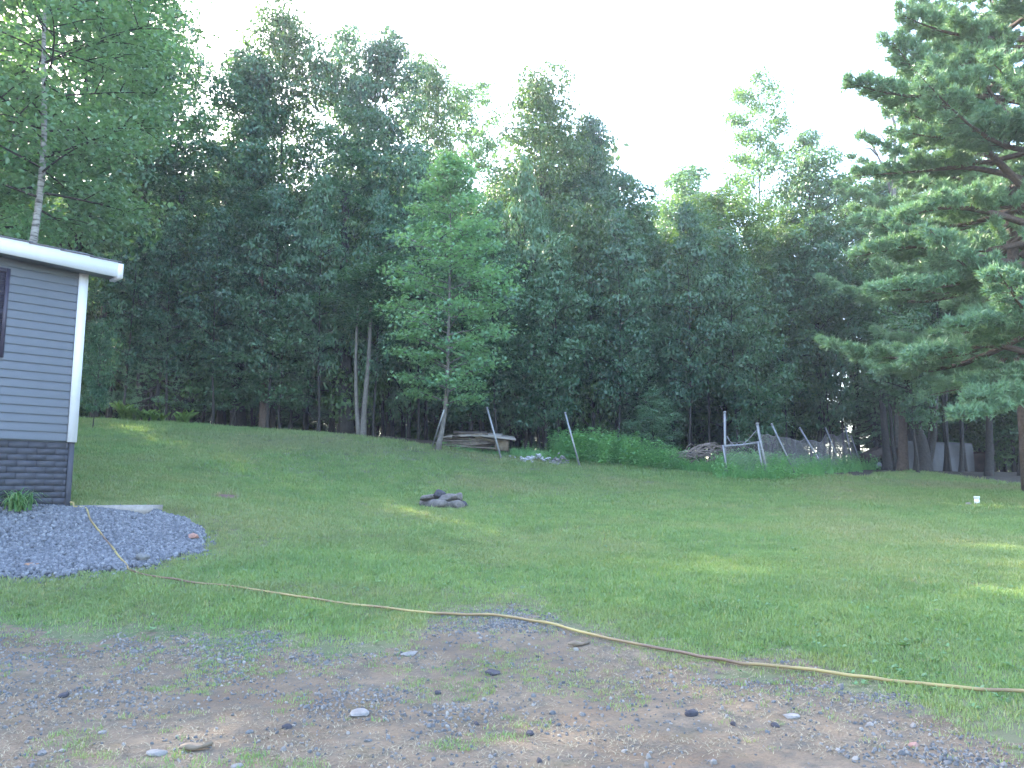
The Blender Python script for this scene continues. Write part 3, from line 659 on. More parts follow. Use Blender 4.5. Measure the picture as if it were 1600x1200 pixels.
# ------------------------------------------------------------------ posts, gate, chain link
def post_line(a, b, Y, Yt=None):
    A = at(*a, Y); B = at(*b, Yt or Y); return A, B
def make_post(name, label, cat, base, top, Y, r=.03, group=None, cap=True, Yt=None):
    A, B = post_line(base, top, Y, Yt); A[2] = min(A[2], hs(A[0], A[1])[0]) - .1
    t_ = thing(name, label, cat, A, group); g = Geo(); g.tube([A * 0, (B - A) * .5, B - A], r, 10); link('tube', g.mesh('tube', GALV, True), t_)
    if cap: g = Geo(); d = (B - A) / np.linalg.norm(B - A); g.tube([(B - A) - d * .03, (B - A) + d * .02, (B - A) + d * .035], [r * 1.25, r * 1.25, r * .5], 10); link('cap', g.mesh('cap', GALV, True), t_)
    return t_
G1 = 'leftover chain link fence posts'
make_post('fence_post', 'thin metal post leaning against the slender young tree', 'post', (673, 700), (694, 640), 28.6, .026, G1, False, 27.7)
make_post('fence_post', 'leaning metal post rising in front of the pile of boards', 'post', (785, 719), (761, 637), 28.4, .034, G1)
make_post('fence_post', 'leaning metal post beside the left end of the tall weeds', 'post', (907, 729), (883, 645), 28.4, .033, G1)
make_post('gate_post', 'upright metal post at the latch side of the small gate', 'post', (1133, 743), (1132.5, 644), 28.1, .045, G1)
# fence
fposts = [((1199, 747), (1183, 662), 27.7, .05), ((1243, 741), (1206, 663), 29.2, .034), ((1291, 735), (1250, 669), 31.8, .034), ((1316, 731), (1290, 669), 34.6, .034), ((1333, 730), (1321, 667), 37, .03), ((1347, 729), (1330, 681), 37.6, .03)]
A0_ = at(*fposts[0][0], fposts[0][2]); fence = thing('chain_link_fence', 'sagging rusty chain link fence with leaning posts behind the weeds', 'fence', (A0_[0], A0_[1], A0_[2])); fb = np.array(fence.location)
ends = []
for i, (b0, t0, Y, r) in enumerate(fposts):
    A, B = post_line(b0, t0, Y); A[2] = min(A[2], hs(A[0], A[1])[0] + .02); ends.append((A.copy(), B.copy()))
    g = Geo(); A2 = A - (B - A) * .05
    g.tube([A2 - fb, (A2 + B) / 2 - fb, B - fb], r, 10); pc = link('post', g.mesh('post', GALV, True), fence)
    g = Geo(); d = (B - A) / np.linalg.norm(B - A); g.tube([B - d * .03 - fb, B + d * .02 - fb, B + d * .04 - fb], [r * 1.25, r * 1.25, r * .5], 10); link('cap', g.mesh('cap', GALV, True), pc)
def netting(corners, sag, cell=.105, r=.0038, seed=0, wob=.06, back=.05):
    (a0, a1), (b0, b1) = corners; Wd = np.linalg.norm(b0 - a0); Hh = np.linalg.norm(a1 - a0)
    def S(u, v):
        v = np.clip(v, 0, 1); lo = a0 + (b0 - a0) * u[:, None]; hi = a1 + (b1 - a1) * u[:, None]
        hi = hi - up * (sag * np.sin(PI * u) ** 1.0 + .05 * np.sin(u * 9 + seed))[:, None]
        p = lo + (hi - lo) * v[:, None]
        p[:, 1] += back + wob * np.sin(u * 7 + seed * 2 + v * 3); p[:, 0] += wob * .6 * np.sin(v * 5 + u * 4 + seed)
        return p
    g = Geo(); nu = Wd / cell; nv = Hh / cell; sl = nv / nu
    for sgn in (1, -1):
        for k in range(-int(nv) - 1, int(nu) + int(nv) + 2):
            v = np.linspace(0, 1, 10); u = (k + sgn * v * nv) / nu; m_ = (u >= 0) & (u <= 1)
            if m_.sum() < 2: continue
            g.tube(S(u[m_], v[m_]) - fb, r, 3, False)
    u = np.linspace(0, 1, 14); g.tube(S(u, np.ones(14)) - fb, r * 1.8, 4, False); g.tube(S(u, np.zeros(14)) - fb, r * 1.5, 4, False)
    return g.mesh('netting', WIRE)
tops = [.86, .80, .76, .84, .86, 1.0]
for i in range(5):
    a0, a1 = ends[i]; b0, b1 = ends[i + 1]; a1 = a0 + (a1 - a0) * tops[i]; b1 = b0 + (b1 - b0) * tops[i + 1]
    link('netting', netting(((a0, a1), (b0, b1)), (.10, .12, .22, .08, .05)[i], seed=i), fence)
# gate
gp = at(1193, 745, 27.55); gate = thing('gate', 'small silvery chain link gate hanging crooked in the weeds', 'gate', gp); TL, TR, BR_, BL = [at(x_, y_, Y_) - gp for x_, y_, Y_ in ((1130, 698, 27.9), (1184.5, 692, 27.6), (1193, 744, 27.55), (1137, 741, 27.85))]
def bar(nm, a, b, r, par, mat=GALV, n=8): g = Geo(); g.tube([a, (a + b) / 2, b], r, n); return link(nm, g.mesh(nm, mat, True), par)
bar('stile', TL + (TL - BL) * .06, BL, .034, gate); bar('stile', TR + (TR - BR_) * .05, BR_, .034, gate); bar('rail', TL, TR, .03, gate); bar('rail', BL, BR_, .03, gate)
svfb = fb; fb = gp * 0
link('netting', netting(((BL, TL), (BR_, TR)), 0, .1, .0042, 3, .0, .0), gate); fb = svfb
for k in range(3):
    g = Geo(); a = TL + (TR - TL) * (.3 + .2 * k); th = np.linspace(0, PI, 7); g.tube([a + (TR - TL) / np.linalg.norm(TR - TL) * .12 * math.cos(q) + up * (.02 + .09 * math.sin(q)) for q in th], .007, 4); link('wire_loop', g.mesh('wire_loop', WIRE), gate)
for f_ in (.2, .8): c = TR + (BR_ - TR) * f_; g = Geo(); g.tube([c, c + [.1, .03, 0]], .02, 6); link('hinge', g.mesh('hinge', GALV), gate)
a = at(1136, 681, 28.1); b = at(1182, 672, 27.8); g = Geo(); P_ = [a * (1 - t) + b * t - up * (.42 * math.sin(PI * t ** .75)) - a for t in np.linspace(0, 1, 14)]; g.tube(P_, .012, 5)
link('sagging_wire', g.mesh('sagging_wire', WIRE, True), loc=a, label='loose wire drooping between the upright post and the gate hinge post', category='wire')
p = G(1193, 746); g = Geo(); g.box([0, 0, .0], .46, .3, .07); link('post_footing', g.mesh('post_footing', CONC), loc=p, label='small flat concrete footing at the foot of the gate hinge post', category='footing')
# boards pile
p = G(750, 716); Yp = 29.6; s = Yp / F
pile = thing('board_pile', 'untidy low stack of weathered grey boards and plywood', 'wood pile', (at(750, 716, Yp)[0], Yp, hs(at(750, 716, Yp)[0], Yp)[0] + .10)); pb = np.array(pile.location)
r_ = np.random.RandomState(4)
for lay in range(7):
    for k in range(5):
        g = Geo(); L = r_.uniform(1.3, 2.2); cx = -.35 + r_.normal(0, .18) + (-.1 if lay < 5 else 0); cy = -.55 + k * .3 + r_.normal(0, .05); ang = r_.normal(0, .12) + (.5 if r_.rand() < .15 else 0)
        Mx = np.array(Matrix.Rotation(ang, 3, 'Z') @ Matrix.Rotation(r_.normal(0, .04), 3, 'Y')); g.box([cx, cy, .03 + lay * .058], L, .2, .04, M=Mx); link('board', g.mesh('board', WOODD if r_.rand() < .25 else WOODG), pile)
for (cx, cy, cz, a_, b_, ry, rz, mt) in ((-.35, -.2, .58, 1.25, .7, .03, .1, WOODD), (.05, -.25, .50, 1.5, 1.1, .05, -.1, SHEETM), (.62, -.3, .44, 1.35, 1.2, .12, .08, SHEETM), (-.75, -.45, .46, 1.0, .8, -.05, -.15, SHEETM)):
    g = Geo(); Mx = np.array(Matrix.Rotation(rz, 3, 'Z') @ Matrix.Rotation(ry, 3, 'Y') @ Matrix.Rotation(.17, 3, 'X')); g.box([cx, cy, cz], a_, b_, .035, M=Mx); link('sheet', g.mesh('sheet', mt), pile)
g = Geo(); g.box([.80, -.3, .12], .5, .5, .42); link('block', g.mesh('block', WOODT), pile)
for (x0_, z0_, x1_, z1_) in ((-.3, .46, .55, .2), (-.15, .34, .3, .42), (-1.55, .42, -1.0, .33), (-.9, .38, .1, .5)):
    g = Geo(); a = np.array([x0_, -.72, z0_]); b = np.array([x1_, -.66, z1_]); d = b - a; Mx = np.array(Vector(d).to_track_quat('X', 'Z').to_matrix()); g.box((a + b) / 2, np.linalg.norm(d), .07, .05, M=Mx); link('plank', g.mesh('plank', WOODT), pile)
# rubble heaps
for cxp, cyp, wpx, n, lb, mt in ((833, 722, 34, 46, 'heap of whitish rubble between the boards and the weeds', ST_WHITE), (872, 720, 18, 32, 'smaller greyish rubble heap left of the leaning post', ST_PALE)):
    p = at(cxp, cyp, 28.7); p[2] = hs(p[0], p[1])[0]; t_ = thing('rubble_heap', lb, 'rubble', p, 'rubble heaps at the lawn edge'); s = 28.7 / F
    ms = [stone_mesh('stone', mt, 300 + q, 1, .8, .6, 1) for q in range(4)]
    for k in range(n):
        q = r_.normal(0, .45); d_ = r_.normal(0, .25); hh = max(0, .32 * (1 - abs(q) * .8)) * r_.rand() * (1 if cxp < 860 else 1.2)
        dxx = q * wpx * s; 
        o = link('stone', ms[k % 4], t_, loc=(dxx, d_, hs(p[0] + dxx, p[1] + d_)[0] - p[2] + .03 + hh * (.4 + .6 * (q > 0)))); sc = r_.uniform(.1, .24); o.scale = (sc, sc, sc * .8); o.rotation_euler = tuple(r_.uniform(-.5, .5, 2)) + (r_.uniform(0, 6),)
# brush pile
p = at(1085, 712, 30.2); p[2] = hs(p[0], p[1])[0]; t_ = thing('brush_pile', 'tangled heap of bare arching branches left of the gate', 'brush pile', p)
POLES = sorted([170,205,222,262,288,318,345,372,398,425,455,478,502,530,548,600,640,668,720,757,800,842,880,930,968,1010,1045,1075,1105,1150,1180,1222,1262,1298,1312,1326,1338,1365,1392,1475,1500,1530,1560,1590,1235,1282])
LMK = [(130, 'the house corner'), (300, 'the row of ferns'), (412, 'the brown straight trunk'), (575, 'the pale twin stems'), (700, 'the slender young tree'), (770, 'the first leaning post'), (890, 'the second leaning post'), (1037, 'the solitary weed stalk'), (1132, 'the upright gate post'), (1250, 'the middle leaning fence posts'), (1345, 'the fence end'), (1450, 'the thick twin trunk'), (1540, 'the grey tarpaulin')]
ORD = ['nearest', 'second', 'third', 'fourth', 'fifth', 'sixth', 'seventh']
def pole_label(px):
    lm = [q for q in LMK if q[0] <= px][-1]; k = len([p_ for p_ in POLES if lm[0] <= p_ < px])
    return ORD[k] + ' thin dark wood trunk to the right of ' + lm[1]
for k in range(30):
    a = r_.uniform(-1.3, .5); L = r_.uniform(.8, 2.2); hh = r_.uniform(.35, .95); yv = r_.uniform(-.5, .5); dy = r_.uniform(-.4, .4); P_ = []
    for t in np.linspace(0, 1, 7): P_.append([a + L * t, yv + dy * t + .06 * math.sin(t * 7 + k), .05 + hh * math.sin(PI * min(1, t * (.75 + .2 * math.sin(k)) + .12)) + .04 * math.sin(k + 9 * t)])
    g = Geo(); g.tube(P_, np.linspace(.022, .008, 7) * r_.uniform(.6, 1.3), 5); link('branch', g.mesh('branch', BRANCHM, True), t_)

# ------------------------------------------------------------------ weeds
def weed_mesh(name, H, n, ln, seed, mat=WEEDL, spread=.12, droop=.1):
    r = np.random.RandomState(seed); g = Geo(); ns = 3
    for k in range(ns):
        b = r.normal(0, spread, 2); top = b + r.normal(0, spread * 1.2, 2); hk = H * r.uniform(.75, 1.05); ts = np.linspace(0, 1, 5); Pp = np.c_[b[0] + (top[0] - b[0]) * ts, b[1] + (top[1] - b[1]) * ts, hk * ts]; g.tube(Pp, np.linspace(.008, .003, 5), 3, False)
        t = r.uniform(.12, 1, n // ns); a = r.uniform(0, 6.28, n // ns); q = np.c_[np.interp(t, ts, Pp[:, 0]), np.interp(t, ts, Pp[:, 1]), t * hk]
        d = np.c_[np.cos(a), np.sin(a), .35 + 0 * a]; L = ln * r.uniform(.6, 1.2, len(t)) * (1.15 - .6 * t); g.leaves(q + d * L[:, None] * .5, L, r, 1.6, .42, d)
    return g.mesh(name, mat)
WM = [weed_mesh('weed', 1.0, 66, .17, s) for s in range(4)] + [weed_mesh('weed', .8, 90, .11, 9)]
def tallgrass(seed): return tuft('tall_grass', 34, .13, .55, .012, WEEDL, seed, .7)
TG = [tallgrass(s) for s in range(3)]
def region(pxs, Y0, Y1, n, seed, jit=.2):
    r = np.random.RandomState(seed); px = r.uniform(pxs[0], pxs[1], n); Y = r.uniform(Y0, Y1, n); X = (px - 800) / F * Y * 1.0; return X, Y
# weed belt: front line runs along the lawn edge
Ws = []; Gs = []
WK = 1.05
for (xa, xb, nW, sc, dep, nG) in ((868, 935, 75, 1.05, 2.6, 90), (930, 1010, 95, 1.0, 2.6, 60), (1000, 1060, 75, .75, 2.2, 80), (1055, 1130, 110, .42, 1.6, 160), (1125, 1215, 190, .7, 2.4, 260), (800, 870, 6, .5, 1.8, 160), (690, 800, 4, .4, .9, 90)):
    for kind_, nn_, L_ in (('w', int(nW * 1.7), Ws), ('g', int(nG * 1.5), Gs)):
        px = r_.uniform(xa, xb, nn_); 
        e = np.array([forest_edge((q - 800) / F * 28.5) for q in px]); Y = e + (-.95 if xa >= 1100 else -.5 if xa >= 1000 else 0) + r_.uniform(0, dep, nn_) ** 1.0; X = (px - 800) / F * Y / 1.0
        for x_, y_ in zip(X, Y): L_.append((x_, y_, WK * sc * (.45 + .8 * r_.rand() ** .8)))
for k in range(90): px = r_.uniform(1120, 1212); Y = r_.uniform(26.75, 27.45); (Ws if k % 2 else Gs).append(((px - 800) / F * Y, Y, r_.uniform(.45, .72)))
# along the leaning fence, receding
fa = ends[0][0]; fz = ends[-1][0]
for k in range(460):
    t = r_.rand(); c = fa + (fz - fa) * t; x_, y_ = c[0] + r_.normal(-.1, .35), c[1] + r_.uniform(-1.3, 1.1); (Ws if r_.rand() < .55 else Gs).append((x_, y_, .72 * r_.uniform(.6, 1.15)))
for nm, L_, pr, lb in (('weeds', Ws, WM, 'dense bright green leafy weeds along the fence line'), ('tall_grass', Gs, TG, 'unmown tall grass along the lawn edge')):
    L_ = np.array(L_); n = len(L_); scatter(nm, np.c_[L_[:, 0], L_[:, 1], hs(L_[:, 0], L_[:, 1]) - .03], np.c_[r_.normal(0, .12, (n, 2)), r_.uniform(0, 6.28, n)], L_[:, 2], pr, kind='stuff', label=lb, category='weeds')
for px, top, w_, lb in ((898, 672, 1.5, 'rounded leafy weed bush at the left end of the weed belt'), (943, 679, 1.0, 'tall weed stalk with pointed tip left of the other tall one'), (984, 678, 1.2, 'tallest spire shaped weed rising from the belt'),
                        (1037, 681, 1.0, 'solitary tall weed stalk just left of the brush pile'), (915, 682, 1.2, 'leafy weed right behind the leaning post'), (857, 685, .7, 'wispy yellowish seed stalk above the rubble')):
    Y = 28.9; b = at(px, 735, Y); b[2] = hs(b[0], b[1])[0]; Hn = at(px, top, Y)[2] - b[2]; t_ = thing('tall_weed', lb, 'weed', b, 'tall weeds standing out of the belt', px * .1)
    link('stems_and_leaves', weed_mesh('stems_and_leaves', Hn, 130 if w_ > .8 else 40, .2 * w_, px, WEEDL if w_ > .8 else FERNL, .09 * w_), t_)
# ferns at the upper left lawn edge
def fern(seed, H):
    r = np.random.RandomState(seed); g = Geo()
    for k in range(11):
        a = r.uniform(0, 6.28); d = np.array([math.cos(a), math.sin(a), 0]); L = H * r.uniform(.7, 1.1); s = np.array([-d[1], d[0], 0]); t = np.linspace(.08, 1, 14); q = r.uniform(.35, .8)
        Pp = d * (L * q * t ** 1.3)[:, None] + up * (L * (1.35 * t - .5 * t * t))[:, None]
        for sg in (1, -1):
            wv = (.22 * L * np.sin(PI * np.clip(t * .9 + .08, 0, 1)))[:, None] * s * sg; tt = d * .03; V = np.stack([Pp, Pp + wv * .5 + tt - up * .01, Pp + wv + tt * .5 - up * .04, Pp + wv * .5 - tt], 1); g.add(V.reshape(-1, 3), np.arange(14 * 4).reshape(14, 4))
    return g.mesh('fronds', FERNL)
FM = [fern(s, .55) for s in range(3)]
fl = ['left end', 'second from the left', 'third from the left', 'middle', 'just right of the middle', 'third from the right', 'second from the right', 'bright right end one']
for k, (px, sc) in enumerate(((193, 1.5), (203, 1.1), (214, 1.2), (227, 1.1), (241, 1.0), (254, .9), (281, .9), (291, 1.2))):
    p = G(px, 662); p = at(px, 658, 30.6); p[2] = hs(p[0], p[1])[0]; t_ = thing('fern', 'yellow green fern in the upper left row, ' + fl[k], 'fern', p, 'ferns along the upper left lawn edge', k * 1.7); t_.scale = (sc, sc, sc); link('fronds', FM[k % 3], t_)

# ------------------------------------------------------------------ trees
def prof(shape, t):
    if shape == 'forest': return (.5 + .5 * np.sin(PI * np.clip(t, 0, 1) ** 1.3)) * (1 - .5 * np.clip(t, 0, 1) ** 9) * (.82 + .22 * np.sin(t * 17))
    if shape == 'oval': return np.sin(PI * (.1 + .8 * t ** 1.1)) ** .62 * (.85 + .18 * np.sin(t * 15 + 1))
    if shape == 'cone': return (1 - t) ** .75 * .95 + .05 + .0 * t
    if shape == 'spire': return np.sin(PI * np.clip(.2 + .8 * t, 0, 1)) ** .9 * .9 + .08
    return 1 + 0 * t
def broadleaf(seed, H, Rr, base, nl, nleaf, leaf, shape='forest', r0=.17, bark=BARK, mat=LEAF_D, bend=None, cs=.62, flat=.45, rise=.55, crookedness=.25, twigs=5, limb=None, lobe=0, gap=.55):
    r = np.random.RandomState(seed); gt = Geo(); gc = Geo(); gl = Geo()
    ts = np.linspace(0, 1, 12); wob = np.cumsum(r.normal(0, crookedness * H / 60, (12, 2)), 0); wob -= wob[0]
    tr = np.c_[wob, ts * H * (.93 if shape in ('forest', 'oval') else .96)]
    if bend is not None: tr[:, 0] += np.interp(ts, bend[0], bend[1])
    tr = smooth(tr, 3); tz = tr[:, 2] / H
    rad = r0 * (1 - .93 * tz) ** 1.0 + r0 * .5 * np.exp(-tz * H / .35)
    gt.tube(tr, rad, 9)
    cen = []; ends = []
    for i in range(nl):
        t = (i + r.rand()) / nl; zt = base + (1 - base) * t ** .92; az = i * 2.4 + r.normal(0, .35); L = Rr * prof(shape, t) * r.uniform(.7, 1.1)
        zs = max(base * .55, zt - (rise * L / H) * r.uniform(.6, 1.2)); p0 = np.array([np.interp(zs, tz, tr[:, 0]), np.interp(zs, tz, tr[:, 1]), zs * H])
        d = np.array([math.cos(az), math.sin(az), 0]); lat = np.array([-d[1], d[0], 0]); zz = (zt - zs) * H; u = np.linspace(0, 1, 6); c = r.normal(0, .12)
        Pp = p0 + d * (L * u)[:, None] + lat * (c * L * u * u)[:, None] + up * (zz * np.sin(u * PI * .5))[:, None]
        rb = min(.45 * r0 * (1 - .85 * zs), .018 * L + .012); gl.tube(Pp, np.linspace(rb, .008, 6), 4, False)
        ends.append((Pp[-1], d, L)); ends.append((Pp[3] + lat * r.normal(0, .5), d, L * .5))
        cen.append(Pp[-1]); cen.append(Pp[-2] + r.normal(0, .1, 3))
        for k in range(twigs):
            f = .3 + .65 * (k + r.rand()) / twigs; q = np.array([np.interp(f, u, Pp[:, j]) for j in range(3)]); sg = 1 if k % 2 else -1; Lt = L * .42 * r.uniform(.5, 1.1) * (1.2 - .5 * f)
            e = q + (lat * sg * .85 + d * .5) * Lt + up * Lt * r.uniform(-.1, .4); gl.tube([q, (q + e) / 2 + up * .05 * Lt, e], [.02, .014, .006], 3, False); cen.append(e); cen.append((q + e) / 2)
    if lobe:
        # leaf lobes: each limb end carries a rounded mass of leaves, densest on its upper outer skin
        pos = []; nr = []; wts = []
        LB = [(e, d_, lobe * r.uniform(.6, 1.25) * (.72 + .42 * l_ / Rr)) for e, d_, l_ in ends] + [(tr[-1] - [0, 0, .3], up * 0, lobe * .8), (tr[-2] - [0, 0, .8], up * 0, lobe * .8)]
        tot = sum(b[2] ** 2 for b in LB)
        for e, d_, rl in LB:
            n_ = int(nleaf * rl * rl / tot); v = r.normal(size=(n_, 3)); v[:, 2] = np.where((v[:, 2] < 0) & (r.rand(n_) < .62), -v[:, 2], v[:, 2]); v /= np.linalg.norm(v, axis=1)[:, None]
            # lumpy skin
            lum = 1 + .22 * np.sin(v[:, 0] * 5 + e[0] * 3) * np.cos(v[:, 1] * 5 + e[1] * 2) + .15 * np.sin(v[:, 2] * 8 + e[2])
            q = v * (rl * lum * r.uniform(.55, 1.0, n_) ** .5)[:, None] * [1, 1, .62]
            frz = r.rand(n_) < .12; q[frz] *= r.uniform(1.0, 1.3, (frz.sum(), 1))
            pos.append(e - d_ * rl * .35 + q); nr.append(v * [.8, .8, 1] + [0, 0, .45])
        pos = np.concatenate(pos); nr = np.concatenate(nr); k_ = r.rand(len(pos)) > fbm(pos[:, 0] * 1.6 + pos[:, 2] * .7, pos[:, 1] * 1.6 + pos[:, 2] * 1.1, seed) * gap * 1.3; 
        gc.leaves(pos[k_], leaf, r, .35, nrm=nr[k_])
        return gt.mesh('trunk', bark, True), gc.mesh('crown', mat), gl.mesh('limbs', limb or (BARK if bark is BARK_B else bark), True)
    cen.append(tr[-1]); cen.append(tr[-3])
    cen = np.array(cen); n = len(cen); per = max(8, int(nleaf / n)); szc = r.uniform(.55, 1.3, n)
    pos = np.repeat(cen, per, 0) + r.normal(size=(n * per, 3)) * np.repeat(szc, per)[:, None] * np.array([cs, cs, cs * flat]) * .62
    keep = r.rand(len(pos)) < np.repeat(r.uniform(.55, 1.0, n), per); pos = pos[keep]
    gc.leaves(pos, leaf, r, .35)
    return gt.mesh('trunk', bark, True), gc.mesh('crown', mat), gl.mesh('limbs', limb or (BARK if bark is BARK_B else bark), True)
def conifer(seed, H, Rr, base, nwh, per, ntuft, nl=.13, r0=.22, bark=BARK, mat=NEEDLE, tip_up=.3, extra=None, nn=14, nw=.012, updn=(-.12, .75), shp='pine'):
    r = np.random.RandomState(seed); gt = Geo(); gc = Geo(); gl = Geo(); ts = np.linspace(0, 1, 14); tr = np.c_[np.cumsum(r.normal(0, .035, (14, 2)), 0), ts * H]; gt.tube(tr, r0 * (1 - .93 * ts) + r0 * .3 * np.exp(-ts * H / .5), 10)
    lines = []
    for i in range(nwh):
        t = (i + .5 * r.rand()) / nwh; zt = base + (1 - base) * t
        for k in range(per):
            if r.rand() < .12: continue
            az = i * 1.1 + k * 2 * PI / per + r.normal(0, .3); L = Rr * (((1 - t) ** .8 * .75 + .25) if shp == 'pine' else (1 - t) ** .9 + .06) * r.uniform(.6, 1.12); d = np.array([math.cos(az), math.sin(az), 0]); lat = np.array([-d[1], d[0], 0])
            sl = updn[0] + (updn[1] - updn[0]) * t + r.normal(0, .1); u = np.linspace(0, 1, 8); p0 = np.array([np.interp(zt, ts, tr[:, 0]), np.interp(zt, ts, tr[:, 1]), zt * H])
            Pp = p0 + d * (L * u)[:, None] + lat * (L * .15 * r.normal() * u * u)[:, None] + up * (L * (sl * u + tip_up * .35 * u ** 3 - .12 * np.sin(PI * u)))[:, None]; lines.append((Pp, L, lat, d))
    if extra:
        for e in extra:
            Pp = smooth(np.array(e), 3); L = np.linalg.norm(Pp[-1] - Pp[0]); d = (Pp[-1] - Pp[0]) / L; lat = np.cross(d, up); lat /= np.linalg.norm(lat); lines.append((Pp, L, lat, d))
    tufts = []; tdir = []
    tot = sum(l[1] for l in lines)
    for Pp, L, lat, d in lines:
        m = len(Pp); u = np.linspace(0, 1, m); gl.tube(Pp, np.linspace(.018 * L + .012, .008, m), 5, False); ntw = max(4, int(L * 4.6))
        for k in range(ntw):
            f = .28 + .72 * (k + r.rand()) / ntw; q = np.array([np.interp(f, u, Pp[:, j]) for j in range(3)]); sg = (1, -1)[k % 2]; Lt = (.16 + .26 * L * (1.08 - f)) * r.uniform(.6, 1.2)
            dd = lat * sg * .8 + d * .75 + up * r.normal(.08, .12); dd /= np.linalg.norm(dd); e = q + dd * Lt; gl.tube([q, e], [.012, .005], 3, False)
            nt_ = max(3, int(ntuft * Lt / (tot * 1.45))); v = r.uniform(.15, 1.05, nt_) ** .8; c = q + dd * (Lt * v)[:, None] + r.normal(0, .05, (nt_, 3)) + up * r.uniform(0, .09, (nt_, 1)); tufts.append(c); tdir.append(np.tile(dd * .6 + up * .45, (nt_, 1)))
    T = np.concatenate(tufts); D = np.concatenate(tdir) + r.normal(0, .25, (len(T), 3)); n = len(T)
    A = np.repeat(T, nn, 0); Dn = np.repeat(D, nn, 0) + r.normal(0, .62, (n * nn, 3)); Dn /= np.linalg.norm(Dn, axis=1)[:, None]; sdv = np.cross(Dn, r.normal(size=(n * nn, 3))); sdv /= np.linalg.norm(sdv, axis=1)[:, None]
    ln = nl * r.uniform(.7, 1.15, (n * nn, 1)); V = np.stack([A - sdv * nw / 2, A + sdv * nw / 2, A + Dn * ln], 1); gc.add(V.reshape(-1, 3), np.arange(n * nn * 3).reshape(-1, 3))
    return gt.mesh('trunk', bark, True), gc.mesh('crown', mat), gl.mesh('limbs', bark, True)
PR = {}
PR['tallA'] = (broadleaf(1, 18, 3.7, .22, 38, 46000, .20, 'forest', lobe=1.3, twigs=4, gap=.42), 18, 3.75)
PR['tallB'] = (broadleaf(2, 18, 3.4, .30, 34, 38000, .20, 'forest', mat=LEAF_M, lobe=1.2, twigs=4, gap=.6), 18, 3.5)
PR['tallC'] = (broadleaf(3, 18, 4.0, .14, 42, 50000, .20, 'oval', lobe=1.4, twigs=4, gap=.42, mat=LEAF_G), 18, 4.1)
PR['sparse'] = (broadleaf(4, 18, 2.6, .42, 40, 17000, .19, 'oval', r0=.13, mat=LEAF_M), 18, 2.6)
PR['bushy'] = (broadleaf(5, 8, 2.6, .08, 30, 22000, .17, 'oval', r0=.1, lobe=.8, twigs=4, mat=LEAF_G), 8, 3.0)
PR['bushM'] = (broadleaf(6, 8, 2.4, .1, 30, 20000, .16, 'spire', r0=.1, mat=LEAF_M, lobe=.7, twigs=4), 8, 2.8)
PR['under'] = (broadleaf(8, 6, 2.4, .2, 32, 11000, .18, 'oval', r0=.06, cs=.5, flat=.3), 6, 2.4)
PR['drape'] = (broadleaf(14, 9, 2.2, .26, 28, 17000, .17, 'spire', r0=.08, rise=.25, mat=LEAF_D, lobe=.75, twigs=4, gap=.7), 9, 2.5)
PR['hem'] = (conifer(9, 12, 2.8, .12, 20, 6, 6500, .10, .16, updn=(-.3, .1), shp='cone', nn=12, nw=.016), 12, 2.8)
def tree(proto, px, Y, top, hw, name, label, group=None, base=None, rz=None, cat='tree', X=None, H=None):
    (tm, cm, lm), PH, PRad = PR[proto]
    x = X if X is not None else at(px, 600, Y)[0]
    z = hs(x, Y)[0] - .05; Hh = H if H else at(px, top, Y)[2] - z; sz = Hh / PH * 1.0; sw = (hw / F * Y) / PRad if hw else sz
    t_ = thing(name, label, cat, (x, Y, z), group, rz if rz is not None else (px * 1.37) % 6.28)
    link('trunk', tm, t_); link('limbs', lm, t_); link('crown', cm, t_); t_.scale = (sw, sw, sz)
    return t_
